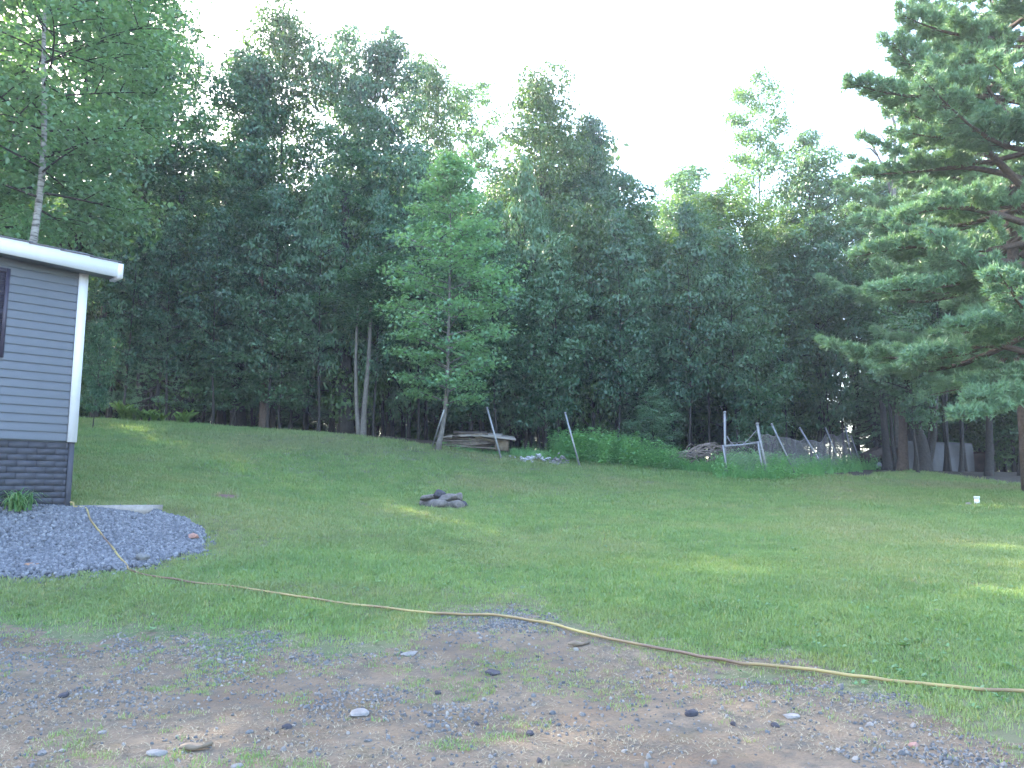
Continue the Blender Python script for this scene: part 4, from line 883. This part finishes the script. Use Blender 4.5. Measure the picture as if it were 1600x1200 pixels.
FRONT = [
 ('tallB', 150, 33.5, 15, 115, 'tall dark tree directly behind the roof end of the house'),
 ('tallB', 238, 36, 15, 80, 'tall tree rising right of the birch with twiggy crown edge'),
 ('tallA', 345, 35.5, 85, 105, 'tall leafy tree left of the highest rounded crown'),
 ('tallC', 430, 36.5, 28, 100, 'broad tree with the highest rounded crown left of centre'),
 ('tallB', 520, 37, 60, 85, 'tall tree with sky gaps showing between its limbs'),
 ('tallA', 608, 36, 62, 90, 'tall tree with upright leafy shoots on its crown'),
 ('tallC', 668, 40, 100, 70, 'tall tree forming the right shoulder of the high wood'),
 ('sparse', 738, 45, 132, 62, 'thin airy tree with sky behind its bare stems'),
 ('tallC', 852, 38, 128, 95, 'big dark tree with pointed crown right of centre'),
 ('tallA', 918, 39.5, 185, 62, 'dark tree with sloping right edge against the sky'),
 ('tallB', 985, 37.5, 278, 80, 'medium tree filling the dip in the tree line'),
 ('tallB', 1085, 50, 268, 95, 'distant tree with sunlit yellow green top in the dip'),
 ('tallC', 1128, 38, 315, 100, 'wide dull green tree behind the upright gate post'),
 ('sparse', 1200, 42, 122, 62, 'slender airy tree standing high above its neighbours at right'),
 ('tallB', 1272, 39, 218, 78, 'tree with sunny crown beside the slender airy tree'),
 ('sparse', 1335, 41, 275, 85, 'dark tree left of the bare dead snag'),
 ('tallC', 1235, 39.5, 345, 95, 'broad hanging tree behind the leaning fence'),
 ('tallA', 1420, 40, 285, 85, 'dark tree behind the large pine'),
 ('tallC', 1540, 38, 250, 110, 'deep green tree hidden behind the pine boughs'),
 ('bushM', 822, 33.5, 262, 68, 'narrow mid green tree just right of the slender young tree'),
 ('bushy', 925, 34, 330, 80, 'dark bushy tree behind the weed belt'),
 ('bushy', 560, 33.6, 330, 90, 'dark bushy tree left of the slender young tree'),
 ('bushM', 640, 35, 300, 70, 'dense tree close behind the slender young tree'),
 ('bushy', 300, 34, 330, 100, 'dark bushy tree over the left lawn edge'),
 ('bushM', 1015, 34, 480, 70, 'low bushy tree with branches over the weeds'),
 ('bushM', 1020, 31.8, 610, 46, 'small rounded pale green bush behind the weeds'),
 ('under', 440, 32.8, 470, 75, 'low spreading tree in front of the dark trunks at left'),
 ('under', 365, 33.5, 520, 70, 'low layered tree above the sunlit lawn strip'),
 ('under', 735, 32.5, 480, 80, 'low tree with leafy sprays behind the metal post'),
 ('under', 850, 32, 470, 70, 'low hanging tree above the rubble heaps'),
 ('under', 1290, 38.8, 390, 60, 'drooping leafy tree over the fence posts'),
 ('drape', 1425, 33, 430, 66, 'leafy tree overhanging the brown trunk at right'),
 ('under', 150, 26, 505, 30, 'pale leafy shrub just behind the house corner'),
 ('hem', 245, 33, 400, 75, 'dark drooping conifer behind the ferns'),
 ('hem', 175, 35, 330, 60, 'dark conifer hidden beside the house gutter'),
 ('hem', 480, 38, 380, 70, 'dark conifer in the gap left of centre'),
 ('hem', 1365, 40, 500, 50, 'dark low conifer beside the slanted trailer'),
 ('under', 1180, 33.2, 500, 60, 'low dark leafy tree between gate and leaning posts'),
 ('drape', 196, 31.9, 330, 62, 'leafy tree with low boughs right of the house gutter'),
 ('drape', 262, 32.6, 350, 60, 'leafy tree with drooping boughs above the ferns'),
 ('drape', 335, 32.4, 340, 66, 'leafy tree with drooping boughs right of the ferns'),
 ('drape', 420, 32.2, 300, 66, 'leafy tree with drooping boughs around the brown trunk'),
 ('drape', 500, 32.2, 290, 62, 'leafy tree with low boughs left of the stout dark trunk'),
 ('drape', 585, 31.6, 310, 56, 'leafy tree hanging over the pale twin stems'),
 ('drape', 655, 32.8, 260, 60, 'leafy tree with drooping boughs left of the slender young tree'),
 ('drape', 775, 32, 330, 66, 'leafy tree with drooping boughs above the board pile'),
 ('drape', 872, 31.6, 380, 62, 'leafy tree drooping towards the second leaning post'),
 ('drape', 965, 32.4, 340, 66, 'leafy tree drooping over the tall weeds'),
 ('drape', 1075, 33, 330, 66, 'leafy tree drooping over the brush pile'),
 ('drape', 1150, 33.2, 370, 66, 'leafy tree drooping behind the upright gate post'),
 ('drape', 1225, 38.5, 380, 56, 'leafy tree drooping behind the leaning fence posts'),
 ('bushy', 1575, 38, 480, 90, 'dark leafy tree filling the shade under the pine boughs'),
 ('bushy', 1660, 36, 420, 90, 'dark leafy tree cut off by the right picture edge'),
 ('drape', 1470, 38.5, 400, 80, 'dark leafy tree behind the thick twin trunk'),
 ('bushy', 1500, 40.5, 420, 80, 'dark leafy tree above the grey tarpaulin'),
]
nmz = {'tallA': 'maple_tree', 'tallB': 'ash_tree', 'tallC': 'oak_tree', 'sparse': 'slender_tree', 'bushy': 'bushy_tree', 'bushM': 'bushy_tree', 'under': 'understory_tree', 'hem': 'conifer_tree'}
for f_ in FRONT: tree(f_[0], f_[1], f_[2], f_[3], f_[4], 'leafy_tree' if f_[0] != 'hem' else 'conifer_tree', f_[5], 'trees along the edge of the wood')
# depth of the wood
rt = random.Random(11); kinds = ['tallA', 'tallB', 'tallC', 'tallA', 'bushy', 'tallC']
sil = [(-200, 230), (120, 250), (200, 260), (290, 260), (350, 200), (400, 330), (480, 360), (520, 260), (600, 190), (660, 230), (720, 330), (850, 190), (930, 240), (1000, 320), (1300, 330), (1340, 360), (1450, 330), (1700, 250), (2000, 200)]
def silh(px): return float(np.interp(px, [a for a, b in sil], [b for a, b in sil]))
k_ = 0
for Yr, step, jit in ((42, 78, 20), (47, 84, 25), (54, 80, 30), (62, 90, 35), (72, 95, 40), (84, 110, 40)):
    px = -260 + rt.uniform(0, 60)
    while px < 1880:
        Y = Yr + rt.uniform(-2, 2); top = silh(px) + rt.uniform(25, 120) + (60 if 420 < px < 490 else 0)
        if 1255 < px < 1375 and Yr > 44: px += step; continue
        if 400 < px < 500 and Yr > 45 and rt.random() < .6: top = 430
        kd = kinds[k_ % 6]; k_ += 1
        if top < 520: tree(kd if Yr > 45 or kd != 'bushy' else 'tallA', px, Y, top, None, 'forest_tree', 'tall leafy tree standing deep in the wood behind the edge trees', 'trees deep in the wood', rz=rt.uniform(0, 6.28))
        px += step + rt.uniform(-jit, jit)
for Yr, step in ((58, 62), (74, 70), (90, 80)):
    px = -260
    while px < 1880:
        if not 1240 < px < 1390: tree('bushy', px, Yr + rt.uniform(-3, 3), 0, None, 'forest_tree', 'low bushy tree closing the view deep in the wood', 'low trees deep in the wood', H=rt.uniform(7, 10), rz=rt.uniform(0, 6.28))
        px += step + rt.uniform(-20, 20)
for i, px in enumerate((1225, 1262, 1300, 1338, 1375, 1410, 240, 400, 650, 5)):
    tree('bushy', px, 47 + (i % 3) * 4, 0, None, 'forest_tree', 'low bushy tree closing the view deep in the wood', 'low trees deep in the wood', H=4.2 + (i % 2) * 1.1, rz=i * 1.1)
# thin dark stems between the crowns, each its own tree (trunk only reads, small crown above)
PR['pole'] = (broadleaf(21, 14, 1.5, .62, 14, 5000, .16, 'oval', r0=.12), 14, 1.5)
for k in range(46):
    px = [170,205,222,262,288,318,345,372,398,425,455,478,502,530,548,600,640,668,720,757,800,842,880,930,968,1010,1045,1075,1105,1150,1180,1222,1262,1298,1312,1326,1338,1365,1392,1475,1500,1530,1560,1590,1235,1282][k]
    Y = rt.uniform(34.5, 44) + (4 if 1200 < px < 1380 else 0); tree('pole', px, Y, rt.uniform(300, 420), rt.uniform(22, 40), 'pole_tree', pole_label(px), 'thin trunks in the shade of the wood', rz=rt.uniform(0, 6.28))
# out of frame wood that shades the yard from the left
for (X, Y, kd, H_) in ((-30, 24, 'tallA', 19), (-34, 30, 'tallC', 19), (-26, 36, 'tallB', 19), (-32, 17, 'tallC', 18), (-27, 29, 'tallA', 18), (-24, 33, 'tallC', 19), (-36, 38, 'tallA', 19), (-23, 23, 'tallB', 17)):
    tree(kd, 0, Y, 0, None, 'forest_tree', 'tall leafy tree standing deep in the wood behind the edge trees', 'trees deep in the wood', X=X, H=H_, rz=rt.uniform(0, 6.28))

# particular trunks at the edge
def trunk_only(name, label, pts, Y, r, mat, leanY=0, group=None, n=9):
    P_ = np.array([at(a, b, Y + leanY * i) for i, (a, b) in enumerate(pts)]); P_[0][2] = hs(P_[0][0], P_[0][1])[0] - .1; b0 = P_[0].copy(); t_ = thing(name, label, 'tree', b0, group); g = Geo(); Q = smooth(P_ - b0, 5); m = len(Q); g.tube(Q, np.linspace(r * 1.15, r * .6, m) + r * .35 * np.exp(-np.arange(m) * .5), n); link('trunk', g.mesh('trunk', mat, True), t_)
    Ht = P_[-1][2] - b0[2]; k = Ht / 10.5
    for nm_, me_ in (('crown', PR['pole'][0][1]), ('limbs', PR['pole'][0][2])):
        o = link(nm_, me_, t_, loc=(P_[-1][0] - b0[0], P_[-1][1] - b0[1], 0)); o.scale = (max(k, .9), max(k, .9), k); o.rotation_euler = (0, 0, pts[0][0])
    return t_
gT = 'conspicuous trunks at the wood edge'
trunk_only('tree_trunk', 'stout dark trunk rising beside the pale twin stems', [(541, 682), (540, 560), (538, 430), (541, 300)], 33.4, .24, BARK, 0, gT)
trunk_only('tree_trunk', 'left of the two pale slender twin stems', [(561, 682), (557, 630), (556, 560), (559, 480)], 31.0, .075, SNAG, 0, gT)
trunk_only('tree_trunk', 'right of the two pale slender twin stems', [(567, 682), (570, 630), (576, 560), (580, 470)], 31.0, .1, SNAG, 0, gT)
trunk_only('tree_trunk', 'brown straight trunk below the low spreading tree', [(412, 670), (411, 600), (409, 500), (407, 380)], 33.4, .15, BARK_R, 0, gT)
trunk_only('tree_trunk', 'dark trunk behind the sunlit strip of lawn', [(278, 664), (279, 560), (281, 440), (284, 300)], 34, .2, BARK, 0, gT)
trunk_only('tree_trunk', 'thick dark trunk rising high in the left wood', [(372, 668), (371, 560), (369, 430), (366, 250)], 35.5, .26, BARK, 0, gT)
trunk_only('tree_trunk', 'dark trunk just right of the house gutter', [(220, 660), (222, 560), (222, 430), (226, 250)], 34.5, .2, BARK, 0, gT)
trunk_only('tree_trunk', 'light brown trunk with a sunlit left side beside the tarpaulin', [(1410, 738), (1411, 700), (1410, 655), (1404, 600)], 34.6, .2, BARK_R, 0, gT)
t5 = trunk_only('tree_trunk', 'thick dark twin trunk in front of the grey tarpaulin', [(1442, 739), (1440, 700), (1428, 655), (1418, 580)], 34, .3, BARK, 0, gT)
P_ = [at(a, b, 34) - np.array(t5.location) for a, b in ((1448, 735), (1456, 690), (1458, 640), (1462, 570))]; g = Geo(); g.tube(smooth(P_, 4), .17, 9); link('second_stem', g.mesh('second_stem', BARK, True), t5)
trunk_only('tree_trunk', 'dark slanting trunk at the corner of the leaning fence', [(1388, 733), (1383, 680), (1376, 600), (1370, 500)], 37, .16, BARK, 0, gT)
for a, lb in ((1545, 'dark trunk left of the pine at the right edge'), (1478, 'thin dark stem crossing the grey tarpaulin'), (1502, 'thin dark stem at the right end of the grey tarpaulin'), (1597, 'dark trunk at the right picture edge')):
    trunk_only('tree_trunk', lb, [(a, 745), (a + 1, 700), (a, 600), (a + 4, 450)], 32.5 if a > 1540 else 35.5, .09 if a < 1540 else .14, BARK, 0, gT)

# slender young tree
Yy = 28.0
yb = at(684, 700, Yy); yb[2] = hs(yb[0], yb[1])[0]; Hy = at(700, 246, Yy)[2] - yb[2]
def u_(px): return (px - 684) / F * Yy
PR['young'] = (broadleaf(31, Hy, 2.25, .17, 60, 19000, .155, 'spire', r0=.085, mat=LEAF_Y, bark=SNAG, bend=([0, .06, .13, .22, .35, .55, 1], [0, u_(690), u_(695), u_(698), u_(699), u_(701), u_(702)]), cs=.46, flat=.28, rise=.3, crookedness=.06), Hy, 2.05)
t_ = thing('young_tree', 'slender light green young tree with curved grey trunk on the lawn edge', 'tree', yb); link('trunk', PR['young'][0][0], t_); link('crown', PR['young'][0][1], t_); link('limbs', PR['young'][0][2], t_)
# birch behind the house
PR['birch'] = (broadleaf(41, 15, 4.6, .40, 50, 30000, .15, 'oval', r0=.13, mat=LEAF_M, bark=BARK_B, cs=.6, flat=.32, rise=.1), 15, 4.6)
x = at(49, 300, 19)[0]; t_ = thing('birch_tree', 'white barked birch rising above the house roof', 'tree', (x, 19, hs(x, 19)[0]), None, 2.0); link('trunk', PR['birch'][0][0], t_); link('crown', PR['birch'][0][1], t_); link('limbs', PR['birch'][0][2], t_)
PR['near'] = (broadleaf(42, 17, 6.0, .30, 46, 36000, .15, 'oval', r0=.22, mat=LEAF_Y, cs=.62, flat=.28, rise=.3), 17, 6.0)
x = -15.2; t_ = thing('maple_tree', 'bright green tree with broad layered boughs at the upper left', 'tree', (x, 20.5, hs(x, 20.5)[0])); link('trunk', PR['near'][0][0], t_); link('crown', PR['near'][0][1], t_); link('limbs', PR['near'][0][2], t_)
t_ = thing('maple_tree', 'bright leafy tree between the birch and the tall wood', 'tree', (-15.2, 27, hs(-15.2, 27)[0]), None, 2.2); link('trunk', PR['tallB'][0][0], t_); link('crown', PR['tallB'][0][1], t_); link('limbs', PR['tallB'][0][2], t_)
for ch in t_.children: ch.scale = (1, 1, 1)

# big pine at right
Yq = 20.0
qb = at(1690, 775, Yq); qb[2] = hs(qb[0], qb[1])[0]
def q_(px, py, dy=0): return at(px, py, Yq + dy) - qb
ext = [[q_(1636, 330), q_(1535, 228, -.3), q_(1450, 135, -.6), q_(1392, 62, -.8)], [q_(1636, 235), q_(1562, 165, -.5), q_(1530, 100, -1), q_(1528, 20, -1)],
       [q_(1606, 160), q_(1530, 150, -.6), q_(1420, 150, -1), q_(1322, 130, -1)], [q_(1606, 60), q_(1540, 60, -.6), q_(1470, 48, -1), q_(1405, 22, -1)],
       [q_(1636, 290, .5), q_(1520, 262, .6), q_(1430, 268, .8), q_(1335, 275, 1)], [q_(1636, 420), q_(1520, 400, -.5), q_(1430, 385, -1), q_(1345, 400, -1.3)],
       [q_(1636, 470), q_(1540, 440, -.9), q_(1450, 450, -1.6), q_(1370, 455, -2)], [q_(1636, 560), q_(1560, 540, -.9), q_(1490, 548, -1.6), q_(1425, 560, -2)],
       [q_(1636, 600), q_(1570, 590, -1), q_(1560, 612, -2), q_(1525, 622, -2.4)], [q_(1640, 625), q_(1600, 630, -1), q_(1550, 640, -2), q_(1505, 650, -2.6)], [q_(1640, 560), q_(1590, 575, 1), q_(1530, 600, 2), q_(1450, 618, 2.5)], [q_(1640, 600), q_(1600, 600, 1.5), q_(1560, 615, 2.5), q_(1520, 640, 3.5)], [q_(1636, 360), q_(1540, 330, -1), q_(1470, 325, -1.8), q_(1400, 345, -2)],
       [q_(1636, 500), q_(1600, 490, -1), q_(1560, 500, -2), q_(1500, 510, -3)], [q_(1608, 90), q_(1575, 80, -.5), q_(1510, 100, -.9), q_(1440, 105, -1.1)], [q_(1608, 200), q_(1540, 200, -.5), q_(1480, 215, -.9), q_(1400, 205, -1.1)]]
PR['pine'] = (conifer(51, 21, 6.0, .23, 16, 6, 62000, .17, .26, BARK_R, NEEDLE, .3, ext, 8, .026, (-.1, .5)), 21, 6.2)
t_ = thing('pine_tree', 'large white pine with layered boughs at the right edge', 'tree', qb); link('trunk', PR['pine'][0][0], t_); link('crown', PR['pine'][0][1], t_); link('limbs', PR['pine'][0][2], t_)
x = at(1560, 600, 33)[0]
t_ = thing('pine_tree', 'darker pine standing behind the large pine at right', 'tree', (at(1600, 600, 25.5)[0], 25.5, hs(at(1600, 600, 25.5)[0], 25.5)[0]), None, 2.4); link('trunk', PR['pine'][0][0], t_); link('crown', PR['pine'][0][1], t_); link('limbs', PR['pine'][0][2], t_)
# dead snag
sb = at(1405, 700, 36); sb[2] = hs(sb[0], sb[1])[0]; t_ = thing('dead_tree', 'bare grey dead tree top with forked branches left of the pine', 'tree', sb)
def sp(px, py): return at(px, py, 36) - sb
g = Geo(); g.tube(smooth([sp(1405, 700), sp(1400, 500), sp(1396, 350), sp(1397, 270), sp(1398, 200), sp(1388, 170)], 4), np.linspace(.2, .03, 21), 7); link('trunk', g.mesh('trunk', SNAG, True), t_)
for Pq in ([(1398, 330), (1385, 270), (1362, 225), (1350, 208), (1337, 200)], [(1396, 240), (1385, 222), (1372, 205)], [(1352, 210), (1350, 195)], [(1398, 215), (1399, 195), (1395, 178)], [(1372, 243), (1360, 232), (1345, 233)]):
    g = Geo(); m = len(Pq); g.tube([sp(*q) for q in Pq], np.linspace(.07, .02, m), 5); link('branch', g.mesh('branch', SNAG, True), t_)

# ------------------------------------------------------------------ things in the shade at right
# grey tarpaulin covered stack
tb = at(1485, 742, 37.5); tb[2] = hs(tb[0], tb[1])[0]; t_ = thing('tarpaulin', 'sagging grey tarpaulin sheet behind the dark trunks', 'tarpaulin', tb)
g = Geo(); ux = np.linspace(-2.2, 1.05, 34); vz = np.linspace(0, 1, 9); V = []
zt_ = at(1485, 689, 37.5)[2] - tb[2]
for i, a in enumerate(ux):
    for v in vz:
        top = zt_ * (1.02 - .03 * (a + 2.2)) ; V.append([a, .06 * math.sin(a * 9) * (1 - v * .5) + .12 * math.sin(a * 3 + v * 2) - (1 - v) * .15, v * top])
for i, a in enumerate(ux):                                          # top fold runs back
    for v in (0.5, 1.4): V.append([a, v, zt_ * (1.02 - .03 * (a + 2.2)) + .05 * math.sin(a * 4)])
n9 = 9; f = []
for i in range(33):
    for j in range(8): f.append([i * 9 + j, (i + 1) * 9 + j, (i + 1) * 9 + j + 1, i * 9 + j + 1])
    o9 = 34 * 9; f.append([i * 9 + 8, (i + 1) * 9 + 8, o9 + (i + 1) * 2, o9 + i * 2]); f.append([o9 + i * 2, o9 + (i + 1) * 2, o9 + (i + 1) * 2 + 1, o9 + i * 2 + 1])
g.add(np.array(V), f); link('sheet', g.mesh('sheet', TARP, True), t_)
g = Geo(); g.box([-.6, .8, zt_ * .45], 3.0, 1.1, zt_ * .88); link('stack', g.mesh('stack', RUST), t_)
g = Geo(); tb2 = at(1534, 735, 38.6); tb2[2] = hs(tb2[0], tb2[1])[0]; t_ = thing('scrap_bin', 'dark rusty box in the shade right of the grey tarpaulin', 'box', tb2)
g.box([0, .5, .45], 1.35, 1.0, .9); link('body', g.mesh('body', RUST), t_); g = Geo(); g.box([0, .5, .93], 1.45, 1.1, .05, M=np.array(Matrix.Rotation(.06, 3, 'Y'))); link('lid', g.mesh('lid', RUST), t_)
# tipped utility trailer
tb = at(1362, 732, 38.5); tb[2] = hs(tb[0], tb[1])[0]; t_ = thing('cart', 'dark tipped utility cart with one wheel beyond the leaning fence', 'cart', tb); Mx = np.array(Matrix.Rotation(R(-24), 3, 'Y'))
def tbx(nm, c, a, b, c_, mt=WOODD): g = Geo(); g.box(Mx @ np.array(c) + [0, 0, .62], a, b, c_, M=Mx); return link(nm, g.mesh(nm, mt), t_)
tbx('floor', (0, 0, -.14), 1.5, 1.0, .05); tbx('side_panel', (0, -.5, .08), 1.5, .04, .42); tbx('side_panel', (0, .5, .08), 1.5, .04, .42); tbx('end_panel', (-.75, 0, .08), .04, 1.0, .42); tbx('end_panel', (.75, 0, .08), .04, 1.0, .42); tbx('drawbar', (-1.05, 0, -.18), .8, .06, .06, RUST)
for yv in (-.58, .58):
    g = Geo(); th = np.linspace(0, 2 * PI, 21); g.tube([[.1 + .2 * math.cos(q), yv, .24 + .2 * math.sin(q)] for q in th], .045, 6, False); wh = link('wheel', g.mesh('wheel', RUBBER, True), t_)
    g = Geo(); g.tube([[.1, yv - .03, .24], [.1, yv + .03, .24]], .13, 14); link('rim', g.mesh('rim', GALV), wh)

# ------------------------------------------------------------------ air
if HAZE:  # thin haze volume, added to lift the blacks as veiling glare does
    m = bpy.data.materials.new('haze'); m.use_nodes = True; t = m.node_tree; t.nodes.clear(); o = t.nodes.new('ShaderNodeOutputMaterial'); v = t.nodes.new('ShaderNodeVolumePrincipled')
    v.inputs['Density'].default_value = HAZE; v.inputs['Color'].default_value = (.82, .88, 1, 1); v.inputs['Anisotropy'].default_value = .3; t.links.new(v.outputs[0], o.inputs['Volume'])
    g = Geo(); g.box([0, 45, 12.5], 320, 320, 45); link('haze', g.mesh('haze', m), kind='stuff', label='faint haze, added to lift the dark tones like lens glare', category='haze')
